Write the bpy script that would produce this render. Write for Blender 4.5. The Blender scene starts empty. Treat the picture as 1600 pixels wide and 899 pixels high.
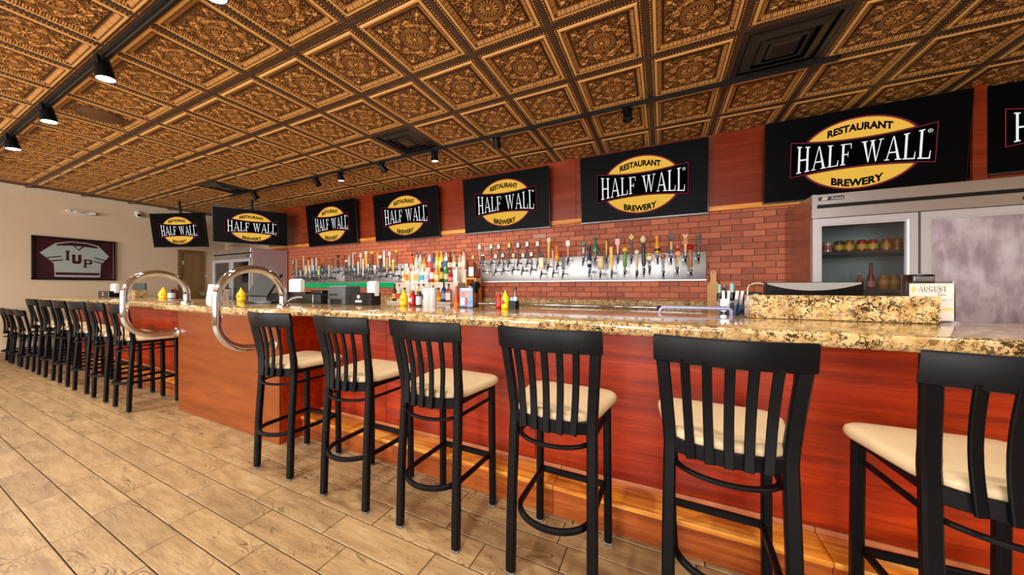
import bpy, bmesh, math, random
import numpy as np
from mathutils import Vector, Matrix

random.seed(11)
PI = math.pi
R = math.radians
SC = bpy.context.scene
COL = SC.collection

# ------------------------------------------------------------------ camera
CAM_H = 1.262
cam_d = bpy.data.cameras.new('camera')
cam_d.sensor_fit = 'HORIZONTAL'
cam_d.sensor_width = 36.0
cam_d.lens = 500.1 / 1600.0 * 36.0
cam_d.clip_start = 0.02
cam = bpy.data.objects.new('camera', cam_d)
COL.objects.link(cam)
cam.location = (0, 0, CAM_H)
cam.rotation_euler = (R(90), 0, R(25.137))
SC.camera = cam

# ------------------------------------------------------------------ light and exposure
SC.view_settings.view_transform = 'Standard'
SC.view_settings.look = 'None'
SC.view_settings.exposure = 0.0
SC.view_settings.gamma = 1.0
SC.view_settings.use_curve_mapping = False

world = bpy.data.worlds.new('daylight')
SC.world = world
world.use_nodes = True
wn = world.node_tree
wn.nodes['Background'].inputs[0].default_value = (0.80, 0.88, 1.0, 1)
wn.nodes['Background'].inputs[1].default_value = 1.2

H_CEIL = 3.062
WIN = [(-8.6, -6.0), (-4.8, -2.2), (-1.0, 1.6)]      # window openings in the street wall (x range)
WIN_Z = (0.75, 2.65)
Y_FRONT = -4.6
WINDOW_W = 230.0
SPOT_W = 88.0
SPOT_FILL_W = 60.0  # power of the fill spots added behind the camera
SPOT_WALL_W = 85.0
for x0, x1 in WIN:                                     # daylight coming in through each street window
    l = bpy.data.lights.new('window_daylight', 'AREA')
    l.shape = 'RECTANGLE'
    l.size = x1 - x0
    l.size_y = WIN_Z[1] - WIN_Z[0]
    l.energy = WINDOW_W
    l.color = (1.0, 0.97, 0.93)
    o = bpy.data.objects.new('window_daylight', l)
    COL.objects.link(o)
    o.location = ((x0 + x1) / 2, Y_FRONT - 0.02, sum(WIN_Z) / 2)
    o.rotation_euler = (R(90), 0, 0)
    o['kind'] = 'helper'


def spot_light(parent, loc, direction, watts, angle=130, blend=0.9, color=(1.0, 0.93, 0.83), radius=0.045):
    l = bpy.data.lights.new('lamp_light', 'SPOT')
    l.energy = watts
    l.spot_size = R(angle)
    l.spot_blend = blend
    l.color = color
    l.shadow_soft_size = radius
    o = bpy.data.objects.new('lamp_light', l)
    COL.objects.link(o)
    o.parent = parent
    o.location = loc
    o.rotation_euler = Vector(direction).to_track_quat('-Z', 'Y').to_euler()
    return o


# ------------------------------------------------------------------ mesh helpers
class MB:
    """collects vertices and faces of one mesh"""

    def __init__(s):
        s.v, s.f, s.m = [], [], []

    def add(s, vs, fs, mi=0):
        b = len(s.v)
        s.v += [tuple(p) for p in vs]
        s.f += [tuple(i + b for i in q) for q in fs]
        s.m += [mi] * len(fs)

    def box(s, x0, x1, y0, y1, z0, z1, mi=0):
        s.add([(x0, y0, z0), (x1, y0, z0), (x1, y1, z0), (x0, y1, z0), (x0, y0, z1), (x1, y0, z1), (x1, y1, z1), (x0, y1, z1)],
              [(0, 3, 2, 1), (4, 5, 6, 7), (0, 1, 5, 4), (1, 2, 6, 5), (2, 3, 7, 6), (3, 0, 4, 7)], mi)

    def bbox(s, x0, x1, y0, y1, z0, z1, b=0.004, mi=0, seg=2):
        bm = bmesh.new()
        bmesh.ops.create_cube(bm, size=1.0)
        for v in bm.verts:
            v.co = ((x0 + x1) / 2 + v.co.x * (x1 - x0), (y0 + y1) / 2 + v.co.y * (y1 - y0), (z0 + z1) / 2 + v.co.z * (z1 - z0))
        bmesh.ops.bevel(bm, geom=list(bm.edges), offset=b, segments=seg, affect='EDGES', profile=0.5)
        bm.verts.index_update()
        s.add([v.co[:] for v in bm.verts], [[v.index for v in f.verts] for f in bm.faces], mi)
        bm.free()

    def lathe(s, prof, n=20, c=(0, 0, 0), axis='z', mi=0, cap=True):
        vs, fs = [], []
        for r, h in prof:
            for k in range(n):
                a = 2 * PI * k / n
                x, y = r * math.cos(a), r * math.sin(a)
                p = (x, y, h) if axis == 'z' else ((h, x, y) if axis == 'x' else (y, h, x))
                vs.append((c[0] + p[0], c[1] + p[1], c[2] + p[2]))
        for i in range(len(prof) - 1):
            for k in range(n):
                a, b = i * n + k, i * n + (k + 1) % n
                fs.append((a, b, b + n, a + n))
        if cap:
            if prof[0][0] > 1e-6:
                fs.append(tuple(range(n))[::-1])
            if prof[-1][0] > 1e-6:
                fs.append(tuple(range((len(prof) - 1) * n, len(prof) * n)))
        s.add(vs, fs, mi)

    def tube(s, path, r, n=12, mi=0, closed=False, cap=True):
        P = [Vector(p) for p in path]
        m = len(P)
        rs = r if isinstance(r, (list, tuple)) else [r] * m
        vs, fs = [], []
        up = None
        for i, p in enumerate(P):
            t = (P[min(i + 1, m - 1)] - P[max(i - 1, 0)]).normalized()
            if up is None:
                up = Vector((0, 0, 1)) if abs(t.z) < 0.9 else Vector((1, 0, 0))
            sd = t.cross(up).normalized()
            up = sd.cross(t).normalized()
            for k in range(n):
                a = 2 * PI * k / n
                vs.append(p + (sd * math.cos(a) + up * math.sin(a)) * rs[i])
        for i in range(m - 1):
            for k in range(n):
                a, b = i * n + k, i * n + (k + 1) % n
                fs.append((a, b, b + n, a + n))
        if cap:
            fs.append(tuple(range(n))[::-1])
            fs.append(tuple(range((m - 1) * n, m * n)))
        s.add(vs, fs, mi)

    def bar(s, path, side, w, t, mi=0, ch=0.22):
        """bar of chamfered rectangular section: w along SIDE, t across it"""
        P = [Vector(p) for p in path]
        m = len(P)
        sides = side if isinstance(side, list) else [side] * m
        ws = w if isinstance(w, (list, tuple)) else [w] * m
        ts = t if isinstance(t, (list, tuple)) else [t] * m
        vs, fs = [], []
        for i, p in enumerate(P):
            tan = (P[min(i + 1, m - 1)] - P[max(i - 1, 0)]).normalized()
            sd = Vector(sides[i])
            sd = (sd - tan * sd.dot(tan)).normalized()
            nn = tan.cross(sd)
            a, b = ws[i] / 2, ts[i] / 2
            c = min(a, b) * ch * 2
            for u, v in ((a - c, -b), (a, -b + c), (a, b - c), (a - c, b), (-a + c, b), (-a, b - c), (-a, -b + c), (-a + c, -b)):
                vs.append(p + sd * u + nn * v)
        for i in range(m - 1):
            for k in range(8):
                a, b = i * 8 + k, i * 8 + (k + 1) % 8
                fs.append((a, b, b + 8, a + 8))
        fs.append(tuple(range(8))[::-1])
        fs.append(tuple(range((m - 1) * 8, m * 8)))
        s.add(vs, fs, mi)

    def prism(s, poly, d0, d1, plane='xz', mi=0):
        """polygon extruded along the remaining axis from d0 to d1"""
        n = len(poly)
        f = {'xz': lambda u, v, d: (u, d, v), 'xy': lambda u, v, d: (u, v, d), 'yz': lambda u, v, d: (d, u, v)}[plane]
        vs = [f(u, v, d0) for u, v in poly] + [f(u, v, d1) for u, v in poly]
        fs = [tuple(range(n)), tuple(range(n, 2 * n))[::-1]]
        for k in range(n):
            j = (k + 1) % n
            fs.append((k, k + n, j + n, j))
        s.add(vs, fs, mi)

    def mesh(s, name, mats, smooth=None):
        me = bpy.data.meshes.new(name)
        me.from_pydata(s.v, [], s.f)
        for m in (mats if isinstance(mats, (list, tuple)) else [mats]):
            me.materials.append(m)
        if len(set(s.m)) > 1:
            me.polygons.foreach_set('material_index', s.m)
        bm = bmesh.new()
        bm.from_mesh(me)
        bmesh.ops.recalc_face_normals(bm, faces=bm.faces)
        if smooth is not None:
            for f in bm.faces:
                f.smooth = True
            for e in bm.edges:
                if len(e.link_faces) == 2:
                    e.smooth = e.calc_face_angle(0.0) < R(smooth)
        bm.to_mesh(me)
        bm.free()
        return me

    def obj(s, name, mats, parent=None, smooth=None, loc=None):
        return link(name, s.mesh(name, mats, smooth), parent, loc)


def link(name, me, parent=None, loc=None, rot=None):
    o = bpy.data.objects.new(name, me)
    COL.objects.link(o)
    if parent is not None:
        o.parent = parent
    if loc is not None:
        o.location = loc
    if rot is not None:
        o.rotation_euler = rot
    return o


def thing(name, label, cat, loc=(0, 0, 0), rot=0.0, group=None):
    o = bpy.data.objects.new(name, None)
    COL.objects.link(o)
    o.empty_display_size = 0.05
    o.location = loc
    o.rotation_euler = rot if isinstance(rot, tuple) else (0, 0, rot)
    return tag(o, label, cat, group)


def tag(o, label, cat, group=None):
    o['label'] = label
    o['category'] = cat
    if group:
        o['group'] = group
    return o


def struct(o):
    o['kind'] = 'structure'
    return o


def dup(root, loc, rot, label, group=None):
    r = root.copy()
    COL.objects.link(r)
    r.location = loc
    r.rotation_euler = rot if isinstance(rot, tuple) else (0, 0, rot)
    r['label'] = label
    if group:
        r['group'] = group
    for ch in list(root.children):
        c = ch.copy()
        COL.objects.link(c)
        c.parent = r
        for g in list(ch.children):
            d = g.copy()
            COL.objects.link(d)
            d.parent = c
    return r


def round_poly(pts, radii, seg=5):
    out = []
    n = len(pts)
    for i in range(n):
        p, a, b = Vector(pts[i]), Vector(pts[i - 1]), Vector(pts[(i + 1) % n])
        r = radii[i] if isinstance(radii, (list, tuple)) else radii
        if r <= 0:
            out.append(tuple(p))
            continue
        u, v = (a - p).normalized(), (b - p).normalized()
        ang = u.angle(v)
        d = min(r / math.tan(ang / 2), (a - p).length * 0.49, (b - p).length * 0.49)
        p0, p1 = p + u * d, p + v * d
        for k in range(seg + 1):
            t = k / seg
            q = p0 * (1 - t) ** 2 + p * 2 * t * (1 - t) + p1 * t * t
            out.append(tuple(q))
    return out


def arc(cx, cy, r, a0, a1, n=10):
    return [(cx + r * math.cos(R(a0 + (a1 - a0) * k / n)), cy + r * math.sin(R(a0 + (a1 - a0) * k / n))) for k in range(n + 1)]


ORD = ['first', 'second', 'third', 'fourth', 'fifth', 'sixth', 'seventh', 'eighth', 'ninth', 'tenth', 'eleventh', 'twelfth', 'thirteenth', 'fourteenth',
       'fifteenth', 'sixteenth', 'seventeenth', 'eighteenth', 'nineteenth', 'twentieth'] + ['twenty-' + x for x in
       'first second third fourth fifth sixth seventh eighth ninth'.split()] + ['thirtieth'] + ['thirty-' + x for x in
       'first second third fourth fifth sixth seventh eighth ninth'.split()]


# ------------------------------------------------------------------ materials
def srgb(r, g, b):
    f = lambda c: (c / 255 / 12.92) if c / 255 <= 0.04045 else ((c / 255 + 0.055) / 1.055) ** 2.4
    return (f(r), f(g), f(b), 1.0)


class NT:
    def __init__(s, name):
        s.mat = bpy.data.materials.new(name)
        s.mat.use_nodes = True
        s.t = s.mat.node_tree
        s.p = s.t.nodes['Principled BSDF']

    def n(s, typ, **kw):
        nd = s.t.nodes.new(typ)
        for k, v in kw.items():
            if k in nd.inputs:
                s.set(nd.inputs[k], v)
            else:
                setattr(nd, k, v)
        return nd

    def set(s, sock, v):
        if isinstance(v, bpy.types.NodeSocket):
            s.t.links.new(v, sock)
        elif isinstance(v, bpy.types.Node):
            s.t.links.new(v.outputs[0], sock)
        else:
            sock.default_value = v

    def __setitem__(s, k, v):
        s.set(s.p.inputs[k], v)

    def math(s, op, a, b=None, clamp=False):
        nd = s.t.nodes.new('ShaderNodeMath')
        nd.operation = op
        nd.use_clamp = clamp
        s.set(nd.inputs[0], a)
        if b is not None:
            s.set(nd.inputs[1], b)
        return nd.outputs[0]

    def mix(s, fac, a, b, mode='MIX'):
        nd = s.t.nodes.new('ShaderNodeMix')
        nd.data_type = 'RGBA'
        nd.blend_type = mode
        s.set(nd.inputs[0], fac)
        s.set(nd.inputs[6], a)
        s.set(nd.inputs[7], b)
        return nd.outputs[2]

    def ramp(s, fac, stops, interp='LINEAR'):
        nd = s.t.nodes.new('ShaderNodeValToRGB')
        cr = nd.color_ramp
        cr.interpolation = interp
        while len(cr.elements) < len(stops):
            cr.elements.new(0.5)
        for e, (p, c) in zip(cr.elements, stops):
            e.position = p
            e.color = c if len(c) == 4 else (*c, 1)
        s.set(nd.inputs[0], fac)
        return nd.outputs[0]

    def coords(s, kind='Object', scale=(1, 1, 1), rnd=False, rot=(0, 0, 0)):
        tc = s.t.nodes.new('ShaderNodeTexCoord')
        v = tc.outputs[kind]
        if rnd:
            oi = s.t.nodes.new('ShaderNodeObjectInfo')
            sc = s.n('ShaderNodeVectorMath', operation='SCALE')
            s.set(sc.inputs[0], (13.1, 7.7, 5.3))
            s.set(sc.inputs[3], s.math('MULTIPLY', oi.outputs['Random'], 9.0))
            ad = s.n('ShaderNodeVectorMath', operation='ADD')
            s.set(ad.inputs[0], v)
            s.set(ad.inputs[1], sc.outputs[0])
            v = ad.outputs[0]
        mp = s.t.nodes.new('ShaderNodeMapping')
        mp.inputs['Scale'].default_value = scale
        mp.inputs['Rotation'].default_value = rot
        s.set(mp.inputs[0], v)
        return mp.outputs[0]

    def noise(s, vec, scale, detail=3.0, rough=0.55, dist=0.0):
        nd = s.t.nodes.new('ShaderNodeTexNoise')
        s.set(nd.inputs['Vector'], vec)
        nd.inputs['Scale'].default_value = scale
        nd.inputs['Detail'].default_value = detail
        nd.inputs['Roughness'].default_value = rough
        nd.inputs['Distortion'].default_value = dist
        return nd.outputs[0]

    def rand(s):
        return s.t.nodes.new('ShaderNodeObjectInfo').outputs['Random']

    def bump(s, h, strength=0.2, dist=0.01):
        nd = s.t.nodes.new('ShaderNodeBump')
        nd.inputs['Strength'].default_value = strength
        nd.inputs['Distance'].default_value = dist
        s.set(nd.inputs['Height'], h)
        s.set(s.p.inputs['Normal'], nd.outputs[0])


def plain(name, rgb, rough=0.5, metal=0.0, var=0.06, coat=0.0, spec=None, emis=0.0, scale=18.0):
    """a colour with slight procedural mottling"""
    m = NT(name)
    c = srgb(*rgb)
    nz = m.noise(m.coords('Object', rnd=True), scale, 3)
    dk = tuple(x * (1 - var) for x in c[:3]) + (1,)
    lt = tuple(min(1, x * (1 + var)) for x in c[:3]) + (1,)
    m['Base Color'] = m.mix(nz, dk, lt)
    m['Roughness'] = rough
    m['Metallic'] = metal
    if coat:
        m['Coat Weight'] = coat
        m['Coat Roughness'] = 0.08
    if spec is not None:
        m['Specular IOR Level'] = spec
    if emis:
        m['Emission Color'] = c
        m['Emission Strength'] = emis
    return m.mat


_pc = {}


def P(rgb, rough=0.45, metal=0.0, **kw):
    k = (rgb, rough, metal, tuple(sorted(kw.items())))
    if k not in _pc:
        _pc[k] = plain('paint_%d_%d_%d' % rgb, rgb, rough, metal, **kw)
    return _pc[k]


def emitter(name, rgb, strength):
    m = bpy.data.materials.new(name)
    m.use_nodes = True
    t = m.node_tree
    t.nodes.clear()
    e = t.nodes.new('ShaderNodeEmission')
    e.inputs[0].default_value = srgb(*rgb)
    e.inputs[1].default_value = strength
    o = t.nodes.new('ShaderNodeOutputMaterial')
    t.links.new(e.outputs[0], o.inputs[0])
    return m


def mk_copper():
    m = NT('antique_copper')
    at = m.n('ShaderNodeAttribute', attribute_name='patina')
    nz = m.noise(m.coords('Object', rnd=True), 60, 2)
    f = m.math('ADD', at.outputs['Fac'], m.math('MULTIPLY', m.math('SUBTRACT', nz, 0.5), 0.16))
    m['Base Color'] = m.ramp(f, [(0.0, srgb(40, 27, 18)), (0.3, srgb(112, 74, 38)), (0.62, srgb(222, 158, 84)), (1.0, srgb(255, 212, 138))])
    m['Metallic'] = 0.08
    m['Roughness'] = 0.40
    return m.mat


def mk_wood(name, dark, mid, light, rough=0.28, scale=1.0, axis='x', coat=0.25, rnd=True, contrast=1.0):
    m = NT(name)
    s = {'x': (0.55, 9, 9), 'z': (9, 9, 0.55), 'y': (9, 0.55, 9)}[axis]
    v = m.coords('Object', tuple(k * scale for k in s), rnd=rnd)
    a = m.noise(v, 1.6, 6, 0.6, 0.6)
    b = m.noise(v, 7.0, 3, 0.6, 0.2)
    f = m.math('ADD', m.math('MULTIPLY', a, 0.75), m.math('MULTIPLY', b, 0.25))
    k = 0.22 / contrast
    m['Base Color'] = m.ramp(f, [(0.5 - k, srgb(*dark)), (0.5, srgb(*mid)), (0.5 + k, srgb(*light))])
    m['Roughness'] = rough
    m['Coat Weight'] = coat
    m['Coat Roughness'] = 0.12
    m.bump(b, 0.06, 0.002)
    return m.mat


def mk_granite():
    """gold ground with cream islands, brown clouds and short dark wavy flecks"""
    m = NT('golden_granite')
    v0 = m.coords('Object')
    wob = m.n('ShaderNodeTexNoise', Vector=v0, Scale=14.0, Detail=3.0)
    vm = m.n('ShaderNodeVectorMath', operation='SCALE')
    m.set(vm.inputs[0], wob.outputs['Color'])
    vm.inputs[3].default_value = 0.10
    ad = m.n('ShaderNodeVectorMath', operation='ADD')
    m.set(ad.inputs[0], v0)
    m.set(ad.inputs[1], vm.outputs[0])
    v = ad.outputs[0]
    step = lambda x, a, b: m.ramp(x, [(a, (0, 0, 0, 1)), (b, (1, 1, 1, 1))])
    ridge = lambda n: m.math('ABSOLUTE', m.math('SUBTRACT', n, 0.5))
    base = m.ramp(m.noise(v, 20, 4, 0.62), [(0.28, srgb(156, 116, 64)), (0.44, srgb(194, 158, 102)), (0.58, srgb(218, 190, 138)), (0.74, srgb(188, 150, 92))])
    base = m.mix(m.math('MULTIPLY', step(m.noise(v0, 30, 3, 0.6), 0.56, 0.64), 0.6), base, srgb(150, 100, 50))
    dens = step(m.noise(v0, 6.5, 3, 0.6), 0.36, 0.56)
    l1 = m.math('MULTIPLY', m.math('LESS_THAN', ridge(m.noise(v, 26, 2, 0.5, 0.6)), 0.030), m.math('GREATER_THAN', m.noise(v0, 24, 2, 0.5), 0.45))
    l2 = m.math('MULTIPLY', m.math('LESS_THAN', ridge(m.noise(v, 48, 2, 0.5, 0.8)), 0.040), m.math('GREATER_THAN', m.noise(v0, 34, 2, 0.5), 0.49))
    bl = step(m.noise(v, 60, 2, 0.6, 0.5), 0.64, 0.67)
    dark = m.math('MULTIPLY', m.math('MAXIMUM', m.math('MAXIMUM', l1, l2), bl), m.math('ADD', m.math('MULTIPLY', dens, 0.6), 0.35))
    col = m.mix(dark, base, srgb(44, 32, 24))
    m['Base Color'] = col
    m['Roughness'] = 0.14
    m['Coat Weight'] = 0.4
    m['Coat Roughness'] = 0.04
    return m.mat


def mk_plank_tile():
    m = NT('wood_look_tile')
    v = m.coords('Object', (1.0, 5.5, 1.0), rnd=True)
    a = m.noise(v, 3.2, 5, 0.6, 0.5)
    b = m.noise(v, 14.0, 4, 0.65, 0.4)
    v2 = m.coords('Object', (2.2, 6.0, 1.0), rnd=True)
    kn = m.n('ShaderNodeTexNoise', Vector=v2, Scale=1.5, Detail=1.0, Distortion=0.8)
    ring = m.math('SINE', m.math('MULTIPLY', kn.outputs[0], 120.0))
    ringm = m.math('MULTIPLY', m.math('GREATER_THAN', ring, 0.72), m.ramp(m.noise(v, 2.0, 2), [(0.53, (0, 0, 0, 1)), (0.66, (1, 1, 1, 1))]))
    base = m.ramp(a, [(0.28, srgb(148, 121, 84)), (0.5, srgb(180, 150, 106)), (0.72, srgb(199, 172, 128))])
    fine = m.noise(m.coords('Object', (1.0, 22.0, 1.0), rnd=True), 9.0, 4, 0.65, 0.3)
    base = m.mix(m.math('MULTIPLY', m.math('SUBTRACT', fine, 0.46, True), 2.6, True), base, srgb(140, 106, 66))
    base = m.mix(m.math('MULTIPLY', ringm, 0.8), base, srgb(92, 68, 44))
    fl = m.ramp(m.noise(m.coords('Object', (3.0, 9.0, 1.0), rnd=True), 16.0, 3, 0.7, 0.6), [(0.60, (0, 0, 0, 1)), (0.64, (1, 1, 1, 1))])
    patch = m.ramp(m.noise(m.coords('Object', (1.0, 2.0, 1.0), rnd=True), 5.0, 2), [(0.48, (0, 0, 0, 1)), (0.62, (1, 1, 1, 1))])
    base = m.mix(m.math('MULTIPLY', m.math('MULTIPLY', fl, patch), 0.85), base, srgb(84, 62, 40))
    tint = m.ramp(m.rand(), [(0.0, (0.80, 0.80, 0.80, 1)), (0.4, (0.95, 0.94, 0.93, 1)), (1.0, (1.0, 1.0, 0.98, 1))])
    m['Base Color'] = m.mix(1.0, base, tint, 'MULTIPLY')
    m['Roughness'] = m.math('ADD', 0.30, m.math('MULTIPLY', b, 0.25))
    m.bump(m.math('SUBTRACT', b, m.math('MULTIPLY', ringm, 0.4)), 0.22, 0.003)
    return m.mat


def mk_brick():
    m = NT('red_brick')
    r = m.rand()
    v = m.coords('Object', (1, 1, 1), rnd=True)
    nz = m.noise(v, 22, 4, 0.6)
    c = m.ramp(r, [(0.0, srgb(150, 70, 46)), (0.35, srgb(182, 94, 62)), (0.7, srgb(198, 110, 74)), (0.93, srgb(168, 84, 58)), (0.975, srgb(160, 86, 64)), (0.98, srgb(186, 140, 120))])
    c = m.mix(m.math('MULTIPLY', m.math('SUBTRACT', nz, 0.45, True), 1.2), c, srgb(190, 112, 84))
    m['Base Color'] = c
    m['Roughness'] = 0.62
    m.bump(nz, 0.25, 0.004)
    return m.mat


def mk_steel(name='brushed_steel', rgb=(206, 206, 208), rough=0.36, axis='x'):
    m = NT(name)
    s = {'x': (0.6, 60, 60), 'z': (60, 60, 0.6)}[axis]
    nz = m.noise(m.coords('Object', s), 6, 3, 0.6)
    m['Base Color'] = m.mix(nz, tuple(x * 0.88 for x in srgb(*rgb)[:3]) + (1,), srgb(*rgb))
    m['Metallic'] = 1.0
    m['Roughness'] = m.math('ADD', rough - 0.06, m.math('MULTIPLY', nz, 0.12))
    return m.mat


def mk_glass(name, tint=(235, 240, 240), alpha=0.12, rough=0.03, k=0.8):
    """thin clear sheet: mostly transparent with a glossy reflection"""
    m = bpy.data.materials.new(name)
    m.use_nodes = True
    t = m.node_tree
    t.nodes.clear()
    tr = t.nodes.new('ShaderNodeBsdfTransparent')
    tr.inputs[0].default_value = srgb(*tint)
    gl = t.nodes.new('ShaderNodeBsdfGlossy')
    gl.inputs['Roughness'].default_value = rough
    fr = t.nodes.new('ShaderNodeFresnel')
    fr.inputs[0].default_value = 1.5
    ad = t.nodes.new('ShaderNodeMath')
    ad.operation = 'MULTIPLY_ADD'
    ad.inputs[1].default_value = k
    ad.inputs[2].default_value = alpha
    mx = t.nodes.new('ShaderNodeMixShader')
    o = t.nodes.new('ShaderNodeOutputMaterial')
    t.links.new(fr.outputs[0], ad.inputs[0])
    t.links.new(ad.outputs[0], mx.inputs[0])
    t.links.new(tr.outputs[0], mx.inputs[1])
    t.links.new(gl.outputs[0], mx.inputs[2])
    t.links.new(mx.outputs[0], o.inputs[0])
    return m


def mk_fogged():
    """glass with a film of condensation and running streaks"""
    m = NT('fogged_glass')
    v = m.coords('Object', (6, 6, 1.6))
    st = m.noise(v, 2.4, 4, 0.55, 0.4)
    lo = m.noise(m.coords('Object', (1, 1, 1)), 4.0, 3, 0.6)
    m['Base Color'] = m.ramp(m.math('ADD', m.math('MULTIPLY', st, 0.45), m.math('MULTIPLY', lo, 0.55)), [(0.33, srgb(164, 146, 154)), (0.5, srgb(196, 180, 190)), (0.68, srgb(226, 218, 226))])
    m['Roughness'] = 0.18
    m['Alpha'] = m.ramp(m.math('ADD', m.math('MULTIPLY', st, 0.5), m.math('MULTIPLY', lo, 0.5)), [(0.36, (0.55,) * 3 + (1,)), (0.55, (0.86,) * 3 + (1,))])
    return m.mat


M_COPPER = mk_copper()
M_GRID = plain('ceiling_grid_bronze', (84, 66, 54), 0.45, 0.1)
M_TILE = mk_plank_tile()
M_GROUT = plain('floor_grout', (58, 45, 34), 0.9)
M_BRICK = mk_brick()
M_MORTAR = plain('mortar', (136, 108, 92), 0.9, var=0.15, scale=40)
M_CHERRY = mk_wood('cherry_veneer', (108, 18, 1), (168, 44, 3), (208, 74, 10), 0.32, 1.5, 'x', 0.04)
M_CHERRYL = mk_wood('cherry_panel', (146, 58, 18), (168, 74, 26), (190, 98, 42), 0.30, 0.8, 'z')
M_WALLWOOD = mk_wood('mahogany_panel', (104, 30, 12), (134, 46, 18), (158, 66, 28), 0.26, 0.8, 'x')
M_OAK = mk_wood('orange_oak', (186, 98, 22), (240, 154, 54), (252, 196, 98), 0.32, 1.6, 'x', 0.1, contrast=1.5)
M_OAKD = mk_wood('dark_oak', (110, 44, 12), (156, 74, 22), (190, 104, 40), 0.36, 1.6, 'x', 0.1, contrast=1.3)
M_GRANITE = mk_granite()
M_BLACKM = plain('black_powder_coat', (8, 10, 15), 0.40, 0.0, var=0.15, spec=0.17)
M_CREAM = plain('cream_vinyl', (214, 190, 150), 0.36, var=0.03, spec=0.5)
M_CHROME = plain('polished_chrome', (214, 221, 232), 0.07, 1.0, var=0.0)
M_FAUCET = plain('faucet_chrome', (120, 122, 126), 0.2, 1.0, var=0.0)
M_STEEL = mk_steel()
M_STEELV = mk_steel('brushed_steel_upright', (210, 212, 218), 0.32, 'z')
M_FRIDGESIDE2 = plain('reflection_paled_steel', (190, 184, 192), 0.4, 0.4)  # distant fridge side: the pale reflection is put into its base colour
M_PANEL = mk_steel('tap_panel_steel', (188, 188, 190), 0.44)
M_FRIDGESIDE = mk_steel('fridge_side_steel', (196, 180, 170), 0.26, 'z')
M_BEIGE = plain('beige_wall_paint', (216, 194, 165), 0.75, var=0.03, scale=3)
M_COVE = plain('pale_cove_paint', (208, 192, 168), 0.7, var=0.04)
M_DOOR = mk_wood('brown_door', (112, 84, 50), (132, 102, 64), (148, 118, 78), 0.45, 0.7, 'z', 0.0)
M_BLACKG = plain('black_gloss_plastic', (9, 9, 11), 0.22, var=0.2)
M_BLACKP = plain('black_matte_plastic', (13, 13, 14), 0.5, var=0.15, spec=0.3)
M_GREYP = plain('dark_grey_plastic', (72, 74, 78), 0.45, var=0.1)
M_WHITEP = plain('white_plastic', (228, 226, 222), 0.4, var=0.04)
M_PAPER = plain('white_paper', (236, 232, 226), 0.8, var=0.03)
M_GLASS = mk_glass('clear_glass', alpha=0.0)
M_PICGLASS = mk_glass('picture_glass', alpha=0.0, k=0.25)
M_ACRYL = mk_glass('clear_acrylic', (225, 225, 230), 0.06)
M_FOG = mk_fogged()
M_LAMP = emitter('lamp_lens', (255, 246, 228), 14.0)
M_TVBLACK = plain('screen_black', (5, 6, 9), 0.4, var=0.1, spec=0.06)
M_LGOLD = emitter('screen_gold', (244, 190, 74), 0.9)
M_LRED = emitter('screen_red', (128, 40, 56), 0.9)
M_LBLACK = emitter('screen_ink', (6, 6, 8), 0.6)
M_LWHITE = emitter('screen_white', (245, 245, 245), 0.95)

# ================================================================== ROOM SHELL
X_L, X_R, Y_B = -10.4, 4.6, 4.42        # jersey wall, end wall, tap wall
CA, SA = math.cos(R(25.137)), math.sin(R(25.137))


def px_depth(x, y):
    return -x * SA + y * CA


def in_view(x, y, z, m=40):
    d = px_depth(x, y)
    if d < 0.15:
        return False
    px = 800 + 500.1 * (x * CA + y * SA) / d
    py = 449.5 - 500.1 * (z - CAM_H) / d
    return -m < px < 1600 + m and -m < py < 899 + m


# ---- floor: grout bed with wood-look plank tiles laid on it
fl = MB()
fl.box(X_L - 0.3, X_R + 0.3, Y_FRONT - 0.3, Y_B + 0.3, -0.12, -0.004)
floor = struct(fl.obj('floor', M_GROUT))
TL, TW, J = 0.6096, 0.1524, 0.0048
Y0T = 0.6129
OFFS = {-1: 0.33, 0: -4.5568, 1: -4.0701 - 0.6096, 2: -4.2082, 3: -4.44, 4: -4.02}
tiles = []
for r in range(-34, 26):
    y = Y0T + r * TW                  # row r lies between y - TW and y
    off = OFFS.get(r, random.random() * TL) % TL
    k0 = int((X_L - off) / TL) - 1
    for k in range(k0, int((X_R - off) / TL) + 1):
        x0, x1 = max(X_L, off + k * TL), min(X_R, off + (k + 1) * TL)
        if x1 - x0 > 0.02 and y - TW > Y_FRONT and y < Y_B:
            tiles.append((x0, x1, y - TW, y))


def tile_seen(t):
    cx, cy = (t[0] + t[1]) / 2, (t[2] + t[3]) / 2
    return cy < 1.80 and any(in_view(a, b, 0, 10) for a in (t[0], cx, t[1]) for b in (t[2], t[3]))


seen = sorted([t for t in tiles if tile_seen(t)], key=lambda t: math.hypot((t[0] + t[1]) / 2, (t[2] + t[3]) / 2))[:298]
seen_set = set(seen)


def tile_mesh(lx):
    b = MB()
    hx, hy, c, h = lx / 2 - J / 2, TW / 2 - J / 2, 0.0022, 0.0
    vs = [(-hx, -hy, -0.006), (hx, -hy, -0.006), (hx, hy, -0.006), (-hx, hy, -0.006),
          (-hx, -hy, h - c), (hx, -hy, h - c), (hx, hy, h - c), (-hx, hy, h - c),
          (-hx + c, -hy + c, h), (hx - c, -hy + c, h), (hx - c, hy - c, h), (-hx + c, hy - c, h)]
    fs = [(0, 1, 5, 4), (1, 2, 6, 5), (2, 3, 7, 6), (3, 0, 4, 7), (4, 5, 9, 8), (5, 6, 10, 9), (6, 7, 11, 10), (7, 4, 8, 11), (8, 9, 10, 11)]
    b.add(vs, fs)
    return b


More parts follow.
